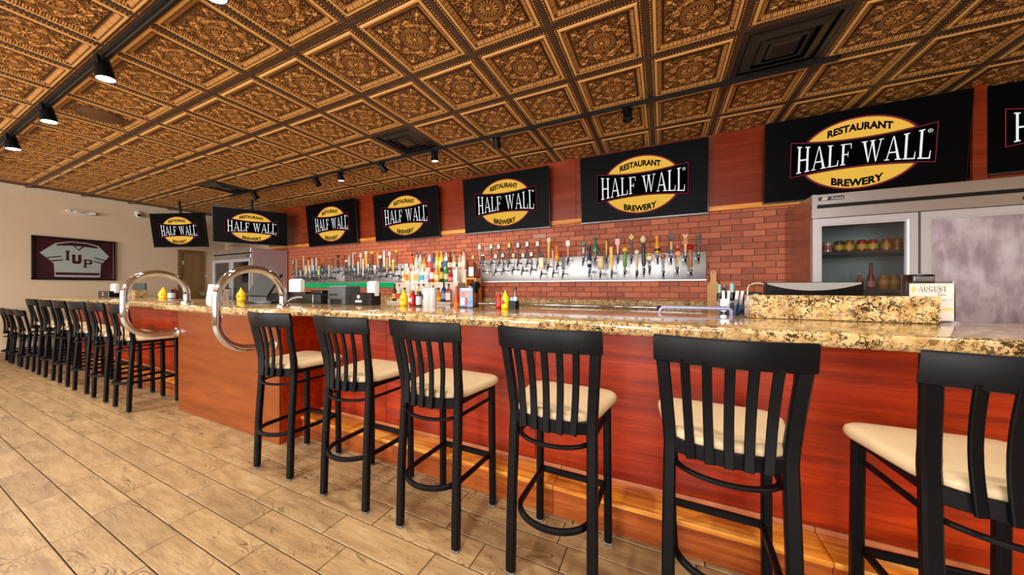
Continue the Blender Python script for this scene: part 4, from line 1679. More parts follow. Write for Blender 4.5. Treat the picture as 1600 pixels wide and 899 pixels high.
# ================================================================== BACK COUNTER
t = thing('back_counter', 'back counter with granite top and splash under the tap panels', 'counter', (0, 0, 0))
b = MB()
slab(b, [(-7.60, 3.76), (1.165, 3.76), (1.165, Y_B - .02), (-7.60, Y_B - .02)], .945, .985, .012, 4)
b.obj('granite_top', M_GRANITE, t, smooth=45)
for k in range(8):
    a = -7.58 + k * 1.092
    b = MB()
    b.bbox(a + .002, a + 1.088, 3.80, Y_B - .03, 0.08, .945, .003, seg=1)
    cb = b.obj('cabinet', M_STEEL, t)
    for s in (0, 1):
        b = MB()
        b.bbox(a + .01 + s * .54, a + .54 + s * .54, 3.782, 3.80, .12, .92, .004, seg=1)
        d = b.obj('door', M_STEELV, cb)
t = thing('granite_splash', 'low granite splash along the brick wall on the back counter', 'splash', (-3.2, Y_B - .045, .985))
b = MB()
b.bbox(-4.40, 4.365, 0, .025, 0, .113, .004, seg=1)
b.obj('splash_slab', M_GRANITE, t)
b = MB()
b.box(-4.40, 4.365, .002, .025, .113, .115)
b.obj('sealant', M_GROUT, t)
t = thing('bottle_rail', 'long bright steel rail along the back counter edge', 'rail', (-1.15, 3.73, .985))
b = MB()
b.tube([(-1.12, 0, .062), (1.12, 0, .062)], .017, 12)
b.obj('tube', M_CHROME, t, smooth=60)
for x in (-1.0, 0, 1.0):
    b = MB()
    b.lathe([(.02, 0), (.02, .004), (.008, .006), (.008, .05)], 10, (x, .045, 0))
    b.tube([(x, .045, .05), (x, 0.0, .062)], .008, 8)
    b.obj('post', M_STEEL, t)
for x in (-1.12, 1.12):
    b = MB()
    b.lathe([(.0, -.02), (.021, -.02), (.021, .02), (.0, .02)], 12, (x, 0, .062), axis='x')
    b.obj('end_cap', M_BLACKP, t)

# ================================================================== TAP PANELS AND TAPS
def tap_panel(label, x0, x1, z0, z1, seams):
    y1, y0 = Y_B - .030, Y_B - .085
    t = thing('tap_panel', label, 'tap panel', ((x0 + x1) / 2, y0, z0))
    xs = [x0] + seams + [x1]
    cx = (x0 + x1) / 2
    for a, c in zip(xs[:-1], xs[1:]):
        b = MB()
        b.bbox(a - cx + .001, c - cx - .001, 0, y1 - y0, 0, z1 - z0, .006, seg=2)
        b.obj('steel_box', M_PANEL, t, smooth=40)
    b = MB()
    b.box(x0 - cx, x1 - cx, -.003, .03, -.012, .0)
    b.obj('lower_lip', M_STEEL, t)
    return t


tap_panel('long stainless tap panel on the brick wall next to the cutting board', -2.585, .467, 1.357, 1.69, [-0.86])
tap_panel('distant stainless tap panel lit green from beneath', -7.31, -4.06, 1.372, 1.69, [-5.7])
t = thing('drip_light', 'green glowing light strip under the distant tap panel', 'light strip', (-5.66, Y_B - .06, 1.352))
M_GREEN = emitter('green_glow', (30, 190, 110), 0.75)
for a, c in ((-1.40, -.02), (.02, 1.30)):
    b = MB()
    b.bbox(a, c, -.055, .0, -.088, .0, .02)
    b.obj('tube', M_GREEN, t, smooth=50)
b = MB()
b.box(-1.42, 1.32, -.04, .03, .0, .007)
b.obj('bracket', M_STEEL, t)

_fm = {}


def faucet_parts(t, zb, yb):
    """chrome shank, body and spout under a tap handle; local z = 0 is the foot of the handle, the panel lies at +y"""
    if 'f' not in _fm:
        b = MB()
        b.lathe([(.0, .0), (.011, .0), (.012, -.012), (.016, -.02), (.016, -.034), (.012, -.045), (.013, -.06), (0, -.062)], 12)
        b.tube([(0, 0, -.040), (0, .1285, -.040)], .011, 10)
        _fm['f'] = b.mesh('faucet', M_FAUCET, 40)
        b = MB()
        b.tube([(0, -.006, -.045), (0, -.03, -.058), (0, -.042, -.085), (0, -.045, -.115)], [.011, .0105, .009, .008], 10)
        _fm['s'] = b.mesh('spout', M_FAUCET, 40)
        b = MB()
        b.lathe([(0, 0), (.024, 0), (.024, .008), (0, .008)], 14, (0, .121, -.040), axis='y')
        _fm['c'] = b.mesh('collar', M_FAUCET, 40)
    f = link('faucet', _fm['f'], t)
    link('spout', _fm['s'], f)
    link('collar', _fm['c'], f)


def handle(t, style, h, c1, c2, c3):
    """tap handle of height h; colours: main, second, third"""
    A, B, C = P(c1, .35), P(c2, .4), P(c3, .4)
    b = MB()
    q = lambda m, n, s=40: (m.obj(n, {'A': A, 'B': B, 'C': C}[n_c[0]], t, smooth=s))
    n_c = ['A']

    def put(mb, nm, col):
        return mb.obj(nm, {'A': A, 'B': B, 'C': C}[col], t, smooth=40)
    fer = MB()
    fer.lathe([(.011, -.002), (.011, .014), (.008, .018)], 10)
    fer.obj('ferrule', M_FAUCET, t)
    if style == 'paddle':                               # framed label board on a stem
        k = .088
        m = MB()
        m.bar([(0, 0, .012), (0, 0, h - k)], (1, 0, 0), [.016, .022], .014)
        put(m, 'stem', 'A')
        m = MB()
        m.bbox(-.027, .027, -.010, .010, h - k, h, .006)
        bd = put(m, 'board', 'A')
        m = MB()
        m.box(-.019, .019, -.0125, -.0095, h - k + .012, h - .010)
        m.obj('label', B, bd)
    elif style == 'short':                              # short paddle on a thin light stem
        m = MB()
        m.bar([(0, 0, .012), (0, 0, h - .07)], (1, 0, 0), [.014, .018], .012)
        put(m, 'stem', 'C')
        m = MB()
        m.bbox(-.026, .026, -.010, .010, h - .078, h, .006)
        bd = put(m, 'board', 'A')
        m = MB()
        m.box(-.018, .018, -.0125, -.0095, h - .066, h - .012)
        m.obj('label', B, bd)
    elif style == 'plank':
        m = MB()
        m.bar([(0, 0, .012), (0, 0, h * .5), (0, 0, h)], (1, 0, 0), [.026, .034, .040], .018)
        bd = put(m, 'plank', 'A')
        m = MB()
        m.box(-.011, .011, -.0115, -.0085, h * .35, h * .85)
        m.obj('label', B, bd)
    elif style == 'slim':
        m = MB()
        m.lathe([(.009, .012), (.012, h * .3), (.015, h * .7), (.016, h * .86), (.010, h * .9)], 12)
        put(m, 'shaft', 'A')
        m = MB()
        m.lathe([(.010, h * .88), (.018, h * .92), (.017, h * .98), (.0, h)], 12)
        put(m, 'finial', 'B')
    elif style == 'pilsner':                            # tall glass shape with a foam head
        m = MB()
        m.lathe([(.010, .012), (.013, h * .2), (.024, h * .84), (.0, h * .84)], 14)
        put(m, 'glass', 'A')
        m = MB()
        m.lathe([(.024, h * .84), (.027, h * .88), (.026, h * .96), (.014, h), (0, h)], 14)
        put(m, 'foam_head', 'B')
    elif style == 'bottle':
        m = MB()
        m.lathe([(.012, .012), (.026, h * .1), (.030, h * .35), (.024, h * .52), (.014, h * .66), (.014, h * .82), (.024, h * .88), (.024, h * .97), (0, h)], 14)
        bd = put(m, 'figure', 'A')
        m = MB()
        m.lathe([(.0305, h * .2), (.0312, h * .34)], 14, cap=False)
        m.obj('label_band', B, bd)
    elif style == 'ball':
        m = MB()
        m.lathe([(.009, .012), (.013, h * .4), (.012, h - .05)], 10)
        put(m, 'shaft', 'B')
        m = MB()
        m.lathe([(.028 * math.sin(PI * k / 10), h - .028 - .028 * math.cos(PI * k / 10)) for k in range(11)], 14)
        put(m, 'ball', 'A')
    elif style == 'diamond':
        m = MB()
        m.bar([(0, 0, .012), (0, 0, h * .75)], (1, 0, 0), [.02, .026], .016)
        put(m, 'shaft', 'A')
        m = MB()
        m.prism([(0, h * .70), (.032, h * .85), (0, h), (-.032, h * .85)], -.009, .009)
        put(m, 'diamond', 'B')
    elif style == 'oval':
        m = MB()
        m.bar([(0, 0, .012), (0, 0, h * .25), (0, 0, h * .6)], (1, 0, 0), [.02, .04, .042], .018)
        bd = put(m, 'body', 'A')
        m = MB()
        m.lathe([(0, -.010), (.030, -.010), (.033, -.004), (.033, .008), (0, .010)], 20, (0, 0, h - .034), axis='y')
        put(m, 'medallion', 'A')
        m = MB()
        m.lathe([(0, -.0125), (.020, -.0125), (.020, -.0095), (0, -.0095)], 18, (0, 0, h - .034), axis='y')
        put(m, 'emblem', 'B')
        m = MB()
        m.box(-.012, .012, -.0118, -.009, h * .25, h * .62)
        m.obj('label', C, bd)
    elif style == 'mushroom':
        m = MB()
        m.lathe([(.012, .012), (.022, h * .15), (.018, h * .45), (.022, h * .6), (.014, h * .8)], 14)
        put(m, 'body', 'A')
        m = MB()
        m.lathe([(.014, h * .78), (.034, h * .84), (.030, h * .94), (.012, h), (0, h)], 14)
        put(m, 'mushroom_cap', 'B')
    elif style == 'medal':
        m = MB()
        m.bar([(0, 0, .012), (0, 0, h * .5)], (1, 0, 0), .02, .014)
        put(m, 'shaft', 'C')
        m = MB()
        m.lathe([(0, -.011), (.030, -.011), (.034, -.004), (.034, .008), (0, .010)], 20, (0, 0, h * .58), axis='y')
        put(m, 'medallion', 'A')
        m = MB()
        m.lathe([(0, -.0135), (.021, -.0135), (.021, -.0105), (0, -.0105)], 18, (0, 0, h * .58), axis='y')
        put(m, 'emblem', 'B')
        m = MB()
        m.bbox(-.022, .022, -.009, .009, h * .80, h, .006)
        put(m, 'top_block', 'A')
    elif style == 'fork':
        m = MB()
        m.bar([(0, 0, .012), (0, 0, h * .5)], (1, 0, 0), .02, .014)
        put(m, 'shaft', 'A')
        for s in (-1, 0, 1):
            m = MB()
            m.bar([(s * .004, 0, h * .42), (s * .022, 0, h * .6), (s * .022, 0, h)], (1, 0, 0), [.012, .010, .008], .010)
            put(m, 'tine', 'A')
        m = MB()
        m.box(-.028, .028, -.007, .007, h * .9, h * .96)
        put(m, 'crossbar', 'B')
    elif style == 'arrow':
        m = MB()
        m.bar([(0, 0, .012), (0, 0, h * .6)], (1, 0, 0), [.016, .030], .014)
        put(m, 'shaft', 'A')
        m = MB()
        m.prism([(-.034, h * .52), (.034, h * .52), (.012, h * .80), (-.012, h * .80)], -.010, .010)
        put(m, 'skirt', 'B')
        m = MB()
        m.prism([(-.012, h * .78), (.012, h * .78), (.030, h), (0, h * .93), (-.030, h)], -.009, .009)
        put(m, 'fork_tip', 'A')
    elif style == 'hook':
        m = MB()
        path = [(0, 0, .012), (.004, 0, h * .4), (-.004, 0, h * .75)] + [(.018 + .022 * math.cos(a), 0, h - .026 + .022 * math.sin(a)) for a in [R(v) for v in (180, 140, 100, 60, 20, -30)]]
        m.tube(path, [.011, .011, .010] + [.009] * 6, 10)
        put(m, 'hook', 'A')
    elif style == 'blade':
        m = MB()
        m.prism([(-.010, .012), (.010, .012), (.026, h * .6), (.014, h), (-.020, h * .8), (-.018, h * .4)], -.008, .008)
        put(m, 'blade', 'A')
        m = MB()
        m.box(-.022, .022, -.010, .010, .10 * h, .22 * h)
        put(m, 'guard', 'B')
    elif style == 'block':
        m = MB()
        m.bbox(-.034, .034, -.016, .016, .02, h * .78, .006)
        bd = put(m, 'block', 'A')
        m = MB()
        m.bbox(-.024, .024, -.014, .014, h * .78, h, .006)
        put(m, 'knob', 'B')
        m = MB()
        m.box(-.024, .024, -.0185, -.0155, h * .2, h * .66)
        m.obj('label', C, bd)
    elif style == 'slant':
        m = MB()
        m.bar([(0, 0, .012), (-.004, 0, h * .45)], (1, 0, 0), [.024, .040], .016)
        put(m, 'base', 'B')
        m = MB()
        m.bar([(-.012, 0, h * .42), (.040, 0, h)], (1, 0, -.6), .020, .014)
        put(m, 'neck', 'A')
        m = MB()
        m.bbox(-.024, .016, -.010, .010, h * .36, h * .52, .006)
        put(m, 'body', 'C')


YT = 4.205
BLK, CRM, WHT = (20, 20, 22), (226, 214, 190), (232, 230, 226)
NEAR_T = [
    (-2.508, 1.922, 1.678, 'paddle', (120, 140, 120), CRM, WHT, 'pale green paddle'), (-2.452, 1.765, 1.547, 'fork', BLK, WHT, BLK, 'small black twin'),
    (-2.314, 1.919, 1.671, 'paddle', BLK, (228, 218, 180), WHT, 'black paddle with cream label'), (-2.242, 1.764, 1.542, 'short', (110, 24, 28), WHT, (150, 96, 60), 'dark red short paddle'),
    (-2.184, 1.911, 1.667, 'paddle', BLK, (214, 198, 170), WHT, 'black paddle with tan-printed label'), (-2.117, 1.774, 1.554, 'short', (26, 34, 66), (176, 200, 220), (110, 50, 40), 'navy short paddle'),
    (-2.018, 1.917, 1.661, 'paddle', BLK, (244, 182, 40), WHT, 'black paddle with yellow label'), (-1.948, 1.766, 1.565, 'short', (40, 26, 20), (214, 190, 140), (200, 200, 196), 'brown short paddle with tan label'),
    (-1.874, 1.913, 1.655, 'paddle', BLK, (200, 208, 222), WHT, 'black paddle with pale blue label'), (-1.802, 1.762, 1.546, 'short', (44, 30, 24), (240, 236, 220), (206, 206, 204), 'brown short paddle with white label'),
    (-1.733, 1.920, 1.650, 'paddle', BLK, (240, 236, 226), WHT, 'black paddle with white label'), (-1.668, 1.771, 1.558, 'short', BLK, (226, 230, 230), (96, 76, 50), 'black short paddle with white label'),
    (-1.570, 1.916, 1.644, 'paddle', BLK, (238, 222, 214), WHT, 'black paddle with pinkish label'), (-1.520, 1.731, 1.494, 'block', (232, 212, 170), (50, 32, 20), (238, 226, 196), 'cream block with brown knob'),
    (-1.418, 1.947, 1.594, 'pilsner', (228, 178, 62), (238, 230, 222), WHT, 'tall yellow glass with white head'), (-1.348, 1.805, 1.505, 'slim', (222, 160, 144), (120, 100, 140), WHT, 'pink slim'),
    (-1.292, 1.834, 1.605, 'bottle', (236, 130, 14), (240, 170, 40), WHT, 'orange figure'), (-1.210, 1.689, 1.487, 'blade', (56, 58, 62), (30, 30, 32), WHT, 'dark grey blade'),
    (-1.141, 1.893, 1.672, 'short', (238, 234, 232), (244, 240, 238), (210, 160, 100), 'white board on tan stem'), (-0.936, 1.871, 1.656, 'oval', (14, 20, 24), (70, 130, 130), (180, 186, 186), 'black oval with teal emblem'),
    (-0.857, 1.806, 1.507, 'bottle', (30, 52, 84), (220, 220, 220), WHT, 'navy and white figure'), (-0.781, 1.917, 1.682, 'bottle', (46, 116, 82), (90, 160, 120), WHT, 'green figure'),
    (-0.716, 1.723, 1.474, 'block', (206, 166, 110), (50, 44, 36), (222, 198, 150), 'tan block with dark knob'), (-0.641, 1.886, 1.675, 'slim', (222, 158, 66), (52, 110, 50), WHT, 'tan stick with green top'),
    (-0.578, 1.774, 1.485, 'plank', (246, 184, 20), (240, 190, 50), WHT, 'bright yellow plank'), (-0.503, 1.877, 1.670, 'short', (238, 206, 204), (230, 180, 180), (236, 214, 210), 'pale pink paddle'),
    (-0.421, 1.758, 1.496, 'mushroom', (96, 150, 52), (240, 210, 70), WHT, 'green body with yellow mushroom cap'), (-0.343, 1.923, 1.663, 'diamond', (24, 24, 26), (206, 190, 90), WHT, 'black shaft with yellow diamond'),
    (-0.282, 1.723, 1.479, 'ball', (238, 232, 222), (226, 190, 130), WHT, 'cream shaft with white ball'), (-0.202, 1.892, 1.504, 'mushroom', (40, 58, 50), (236, 220, 180), WHT, 'tall dark green body with cream cap'),
    (-0.139, 1.681, 1.530, 'medal', (214, 160, 60), (236, 226, 206), (60, 50, 40), 'gold medallion'), (-0.051, 1.881, 1.650, 'bottle', (240, 164, 26), (40, 34, 28), WHT, 'amber figure'),
    (0.013, 1.661, 1.472, 'ball', (196, 84, 60), (140, 140, 142), WHT, 'red ball on grey shaft'), (0.095, 1.898, 1.644, 'oval', (18, 24, 32), (40, 46, 50), (196, 156, 60), 'wide black oval with gold label'),
    (0.161, 1.767, 1.508, 'medal', (190, 60, 44), (222, 146, 30), (210, 150, 60), 'red cap with amber bulb'), (0.243, 1.888, 1.637, 'arrow', (224, 164, 112), (190, 116, 50), WHT, 'tan arrow'),
    (0.298, 1.759, 1.478, 'mushroom', (172, 110, 56), (170, 26, 26), WHT, 'brown body with red cap'), (0.374, 1.865, 1.645, 'fork', (22, 24, 30), (30, 40, 52), BLK, 'black fork')]
for n, (x, zt, zb, st, a, c, e, lab) in enumerate(NEAR_T):
    t = thing('beer_tap', 'tap with %s handle, %s along the long tap panel' % (lab, ORD[n]), 'beer tap', (x, YT, zb), (random.uniform(0, .03), random.uniform(-.035, .035), 0), 'beer taps on the long tap panel')
    t.scale = (1.08, 1.0, 1.0)
    faucet_parts(t, zb, YT)
    handle(t, st, zt - zb, a, c, e)
FAR_T = [
    (-7.11, 1.846, 1.60, 'paddle', (30, 40, 36), (200, 206, 190), WHT, 'black paddle with pale label'), (-7.022, 1.853, 1.50, 'plank', (170, 166, 162), (214, 140, 40), WHT, 'grey plank'),
    (-6.881, 1.624, 1.488, 'slim', (230, 214, 196), (220, 200, 170), WHT, 'short cream slim'), (-6.78, 1.921, 1.62, 'slim', (226, 196, 150), (236, 214, 180), WHT, 'tall tan slim'),
    (-6.70, 1.726, 1.495, 'block', (236, 232, 210), (226, 220, 190), (220, 200, 90), 'white and yellow block'), (-6.62, 1.886, 1.60, 'ball', (206, 24, 22), (232, 206, 160), WHT, 'red ball on cream shaft'),
    (-6.57, 1.722, 1.464, 'slim', (222, 224, 216), (210, 214, 200), WHT, 'pale slim'), (-6.501, 1.862, 1.60, 'slim', (238, 226, 216), (236, 206, 206), WHT, 'white slim'),
    (-6.442, 1.756, 1.510, 'plank', (60, 130, 142), (236, 230, 226), WHT, 'teal and white plank'), (-6.361, 1.875, 1.60, 'slim', (226, 214, 232), (214, 204, 226), WHT, 'lavender slim'),
    (-6.281, 1.694, 1.479, 'block', (60, 160, 160), (246, 190, 30), (236, 220, 120), 'teal block with yellow knob'), (-6.19, 1.867, 1.62, 'slant', (226, 130, 24), (30, 24, 20), (150, 76, 20), 'slanting orange'),
    (-6.096, 1.643, 1.50, 'short', (40, 90, 120), (60, 120, 150), (90, 96, 100), 'small blue paddle'), (-5.985, 1.713, 1.484, 'slim', (196, 190, 186), (206, 200, 196), WHT, 'silver slim'),
    (-5.875, 1.837, 1.60, 'bottle', (110, 100, 46), (190, 120, 60), WHT, 'olive figure'), (-5.713, 1.903, 1.62, 'oval', (24, 18, 18), (90, 80, 76), (60, 30, 30), 'black oval'),
    (-5.554, 1.887, 1.56, 'paddle', (150, 44, 30), (170, 84, 60), WHT, 'brick red paddle'), (-5.482, 1.796, 1.60, 'ball', (220, 214, 206), (36, 30, 28), WHT, 'white ball on black shaft'),
    (-5.399, 1.898, 1.60, 'blade', (170, 190, 176), (90, 110, 104), WHT, 'pale green blade'), (-5.300, 1.928, 1.62, 'hook', (206, 204, 186), WHT, WHT, 'pale hooked'),
    (-5.247, 1.656, 1.517, 'medal', (40, 110, 150), (190, 220, 236), (80, 90, 90), 'small blue medallion'), (-5.154, 1.749, 1.506, 'slim', (230, 222, 196), (226, 214, 180), WHT, 'cream slim'),
    (-5.08, 1.901, 1.60, 'short', (236, 224, 212), (200, 190, 180), (226, 200, 180), 'cream paddle'), (-5.025, 1.796, 1.47, 'slim', (236, 220, 206), (240, 226, 210), WHT, 'long white slim'),
    (-4.941, 1.929, 1.60, 'pilsner', (244, 190, 50), (238, 232, 226), WHT, 'yellow glass with white head'), (-4.887, 1.706, 1.56, 'short', (36, 38, 40), WHT, (200, 200, 200), 'black and white short paddle'),
    (-4.793, 1.922, 1.66, 'mushroom', (110, 40, 50), (244, 196, 20), WHT, 'maroon body with yellow cap'), (-4.723, 1.667, 1.499, 'short', (234, 232, 230), (240, 238, 236), (220, 218, 216), 'white short board'),
    (-4.636, 1.89, 1.60, 'plank', (224, 154, 24), (230, 166, 40), WHT, 'gold plank'), (-4.573, 1.837, 1.505, 'pilsner', (34, 36, 84), (236, 232, 232), WHT, 'navy glass with white top'),
    (-4.489, 1.92, 1.62, 'plank', (228, 224, 236), (236, 234, 240), WHT, 'broad white plank'), (-4.422, 1.789, 1.535, 'plank', (222, 140, 34), (226, 150, 50), WHT, 'short orange plank'),
    (-4.355, 1.901, 1.62, 'diamond', (234, 226, 220), (230, 220, 220), WHT, 'white spear'), (-4.273, 1.751, 1.507, 'pilsner', (246, 196, 20), (244, 240, 232), WHT, 'bright yellow glass with white foam'),
    (-4.198, 1.918, 1.62, 'ball', (244, 200, 30), (150, 66, 26), WHT, 'yellow ball on brown shaft'), (-4.11, 1.627, 1.482, 'slim', (200, 200, 196), (190, 190, 190), WHT, 'last small grey slim')]
for n, (x, zt, zb, st, a, c, e, lab) in enumerate(FAR_T):
    t = thing('beer_tap', 'tap with %s handle, %s along the distant tap panel' % (lab, ORD[n]), 'beer tap', (x, YT, zb), (random.uniform(0, .03), random.uniform(-.045, .045), 0), 'beer taps on the distant tap panel')
    t.scale = (1.08, 1.0, 1.0)
    faucet_parts(t, zb, YT)
    handle(t, st, zt - zb, a, c, e)

# ================================================================== LIQUOR DISPLAY
for y0, y1, z, lab in ((3.77, 3.948, .06, 'low white front step of the bottle display'), (3.952, 4.168, .355, 'middle white step of the bottle display'), (4.172, 4.37, .55, 'tall white rear step of the bottle display')):
    t = thing('bottle_step', lab, 'shelf', (-3.36, (y0 + y1) / 2, .985), 0, 'steps of the bottle display')
    d = (y1 - y0) / 2
    b = MB()
    b.bbox(-.62, .62, -d, d, z - .022, z, .004, seg=1)
    b.obj('step_shelf', P((226, 220, 206), 0.35), t)
    b = MB()
    b.box(-.61, .61, -d + .004, -d + .016, 0, z - .022)
    b.obj('riser', P((224, 214, 196), 0.6), t)
    for sx in (-.61, .594):
        b = MB()
        b.box(sx, sx + .016, -d + .016, d, 0, z - .022)
        b.obj('side', P((206, 196, 178), 0.5), t)
PROFS = {
    'wine': ([(.036, 0), (.038, .006), (.038, .16), (.030, .20), (.014, .225), (.013, .295)], (.015, .265, .30), (.05, .13), False),
    'square': ([(.036, 0), (.038, .006), (.038, .17), (.030, .19), (.013, .205), (.013, .245)], (.016, .24, .275), (.035, .14), True),
    'round': ([(.037, 0), (.040, .008), (.040, .15), (.028, .185), (.014, .21), (.013, .25)], (.017, .245, .275), (.04, .12), False),
    'squat': ([(.042, 0), (.046, .01), (.046, .09), (.034, .13), (.014, .16), (.014, .19)], (.019, .185, .215), (.025, .08), False),
    'tall': ([(.033, 0), (.035, .006), (.034, .21), (.020, .235), (.012, .25), (.012, .30)], (.014, .295, .325), (.06, .16), False),
}
LIQ = [  # tier 0 (front), 1, 2 (back): (style, glass, label, cap, words)
    [('round', (70, 34, 18), (222, 180, 90), (30, 24, 20), 'dark brown bottle with gold label'), ('round', (206, 196, 170), (226, 60, 50), (200, 30, 30), 'pale bottle with red label'),
     ('squat', (120, 50, 24), (240, 232, 214), (40, 30, 26), 'squat amber bottle with cream label'), ('round', (196, 196, 176), (236, 236, 232), (220, 220, 220), 'clear round bottle'),
     ('tall', (226, 226, 222), (120, 156, 90), (240, 240, 240), 'tall clear bottle with green label'), ('square', (216, 214, 206), (240, 236, 228), (200, 40, 30), 'square clear bottle with red cap'),
     ('round', (206, 206, 204), (70, 72, 78), (30, 30, 32), 'clear bottle with grey label'), ('tall', (190, 190, 186), (236, 230, 220), (60, 60, 62), 'tall pale bottle with white label'),
     ('round', (60, 44, 34), (226, 200, 60), (230, 190, 40), 'dark bottle with yellow label'), ('squat', (214, 120, 30), (240, 196, 40), (30, 30, 30), 'squat orange bottle with yellow label'),
     ('wine', (30, 50, 120), (150, 160, 206), (30, 40, 110), 'cobalt blue bottle'), ('square', (150, 66, 26), (240, 236, 226), (60, 40, 30), 'square whisky bottle with white label')],
    [('squat', (214, 150, 70), (238, 220, 160), (236, 200, 120), 'squat golden bottle'), ('square', (236, 224, 206), (220, 120, 40), (230, 110, 30), 'square pale bottle with orange label'),
     ('round', (232, 226, 214), (236, 214, 160), (240, 236, 226), 'white round bottle with tan label'), ('square', (236, 232, 224), (238, 166, 80), (238, 150, 60), 'white square bottle with amber label'),
     ('round', (226, 232, 230), (60, 186, 190), (230, 234, 236), 'clear bottle with turquoise label'), ('round', (230, 226, 222), (206, 190, 226), (190, 60, 50), 'clear bottle with lilac label'),
     ('tall', (178, 44, 34), (236, 220, 210), (150, 30, 26), 'tall red bottle'), ('round', (214, 160, 60), (236, 214, 150), (240, 190, 60), 'golden bottle with pale label'),
     ('tall', (50, 40, 34), (206, 170, 80), (30, 24, 20), 'tall dark bottle with gold label'), ('wine', (34, 130, 62), (190, 206, 150), (34, 120, 60), 'green wine-shaped bottle'),
     ('squat', (170, 26, 30), (226, 120, 110), (150, 20, 24), 'squat ruby bottle'), ('square', (226, 224, 220), (236, 236, 232), (40, 40, 42), 'large square bottle with white label')],
    [('wine', (206, 96, 52), (230, 170, 130), (40, 30, 28), 'orange-red bottle'), ('tall', (200, 196, 190), (226, 220, 210), (30, 30, 34), 'tall silver bottle'),
     ('tall', (196, 206, 200), (150, 196, 160), (40, 60, 90), 'tall pale bottle with mint label'), ('round', (214, 130, 54), (240, 196, 130), (50, 70, 110), 'apricot bottle'),
     ('tall', (232, 226, 222), (236, 90, 60), (226, 60, 40), 'white bottle with coral label'), ('wine', (60, 90, 150), (140, 170, 210), (40, 60, 110), 'steel blue bottle'),
     ('tall', (236, 190, 50), (246, 220, 120), (240, 180, 30), 'tall yellow bottle'), ('tall', (240, 206, 80), (246, 236, 190), (236, 190, 60), 'tall lemon bottle'),
     ('tall', (226, 230, 232), (60, 90, 160), (90, 120, 180), 'tall clear bottle with blue label'), ('wine', (110, 50, 34), (226, 200, 170), (30, 24, 22), 'brown wine-shaped bottle'),
     ('wine', (170, 150, 110), (230, 226, 200), (60, 90, 50), 'straw-coloured bottle'), ('wine', (196, 150, 120), (226, 206, 190), (170, 30, 30), 'rosy bottle with red cap'),
     ('tall', (214, 196, 176), (236, 226, 214), (40, 50, 40), 'tall beige bottle')]]
for tier, (yy, zz, tn) in enumerate(((3.86, .985 + .06, 'front'), (4.06, .985 + .355, 'middle'), (4.26, .985 + .55, 'top'))):
    row = LIQ[tier]
    for k, (st, g, lb, cp, words_) in enumerate(row):
        pr, cap_, bd, sq = PROFS[st]
        x = -3.93 + 1.14 * (k + .5) / len(row)
        lathe_bottle('liquor_bottle', '%s, %s on the %s step of the bottle display' % (words_, ORD[k], tn), 'bottle', (x, yy + random.uniform(-.02, .02), zz), pr, (P(g, .12), P(lb, .5), P(cp, .4)), cap_, bd, 'liquor bottles on the %s step' % tn, square=sq)
t = thing('wooden_box', 'open brown wooden box on the back counter beside the long tap panel', 'box', (-2.63, 4.24, .985))
for x0, x1, z0, z1 in ((-.10, -.084, 0, .42), (.064, .08, 0, .42), (-.084, .064, 0, .016), (-.084, .064, .404, .42), (-.084, .064, .2, .212)):
    b = MB()
    b.box(x0, x1, -.10, .08, z0, z1)
    b.obj('board', M_OAK, t)
b = MB()
b.box(-.084, .064, .07, .08, .016, .404)
b.obj('back_board', M_OAKD, t)
lathe_bottle('liquor_bottle', 'large amber whisky bottle with white label standing on the wooden box', 'bottle', (-2.65, 4.23, .985 + .42), [(.044, 0), (.047, .008), (.047, .19), (.030, .24), (.016, .26), (.015, .30)], (P((140, 66, 20), .15), P((232, 232, 230), .5), P((226, 196, 140), .5)), (.020, .295, .35), (.03, .17), square=True)


# ================================================================== THINGS ON THE BAR TOP
def squeeze(name, label, x, y, z, body, tip, h, r=.030, group=None, band=None):
    t = thing(name, label, 'bottle', (x, y, z), random.uniform(-.4, .4), group)
    b = MB()
    b.lathe([(r * .86, 0), (r, .006), (r * 1.02, h * .18), (r * .90, h * .34), (r * 1.0, h * .52), (r * .84, h * .64), (r * .45, h * .72)], 20)
    b.obj('bottle', P(body, .32), t, smooth=60)
    b = MB()
    b.lathe([(r * .5, h * .70), (r * .52, h * .80), (r * .22, h * .86), (r * .12, h), (0, h)], 14)
    b.obj('nozzle', P(tip, .35), t, smooth=60)
    b = MB()
    b.prism([(r * .62 * math.cos(2 * PI * k / 20), h * .36 + r * .5 * math.sin(2 * PI * k / 20)) for k in range(20)], -r * 1.02, -r * .80)
    b.obj('emblem', P(band or (236, 206, 120), .4), t)


YEL, RED = (250, 208, 10), (176, 14, 16)


def caddy(label, x, y, z, w=.07, d=.05, h=.085, extras=()):
    t = thing('condiment_caddy', label, 'caddy', (x, y, z))
    b = MB()
    b.box(-w / 2, w / 2, -d / 2, d / 2, 0, .004)
    for x0, x1, y0, y1 in ((-w / 2, w / 2, -d / 2, -d / 2 + .003), (-w / 2, w / 2, d / 2 - .003, d / 2), (-w / 2, -w / 2 + .003, -d / 2, d / 2), (w / 2 - .003, w / 2, -d / 2, d / 2)):
        b.box(x0, x1, y0, y1, .004, h * .7)
    b.obj('tray', M_BLACKP, t)
    for k, (rgb, dx) in enumerate(extras):
        b = MB()
        b.bbox(dx - .012, dx + .012, -.014, .014, .004, h, .003, seg=1)
        b.obj('packet', P(rgb, .5), t)


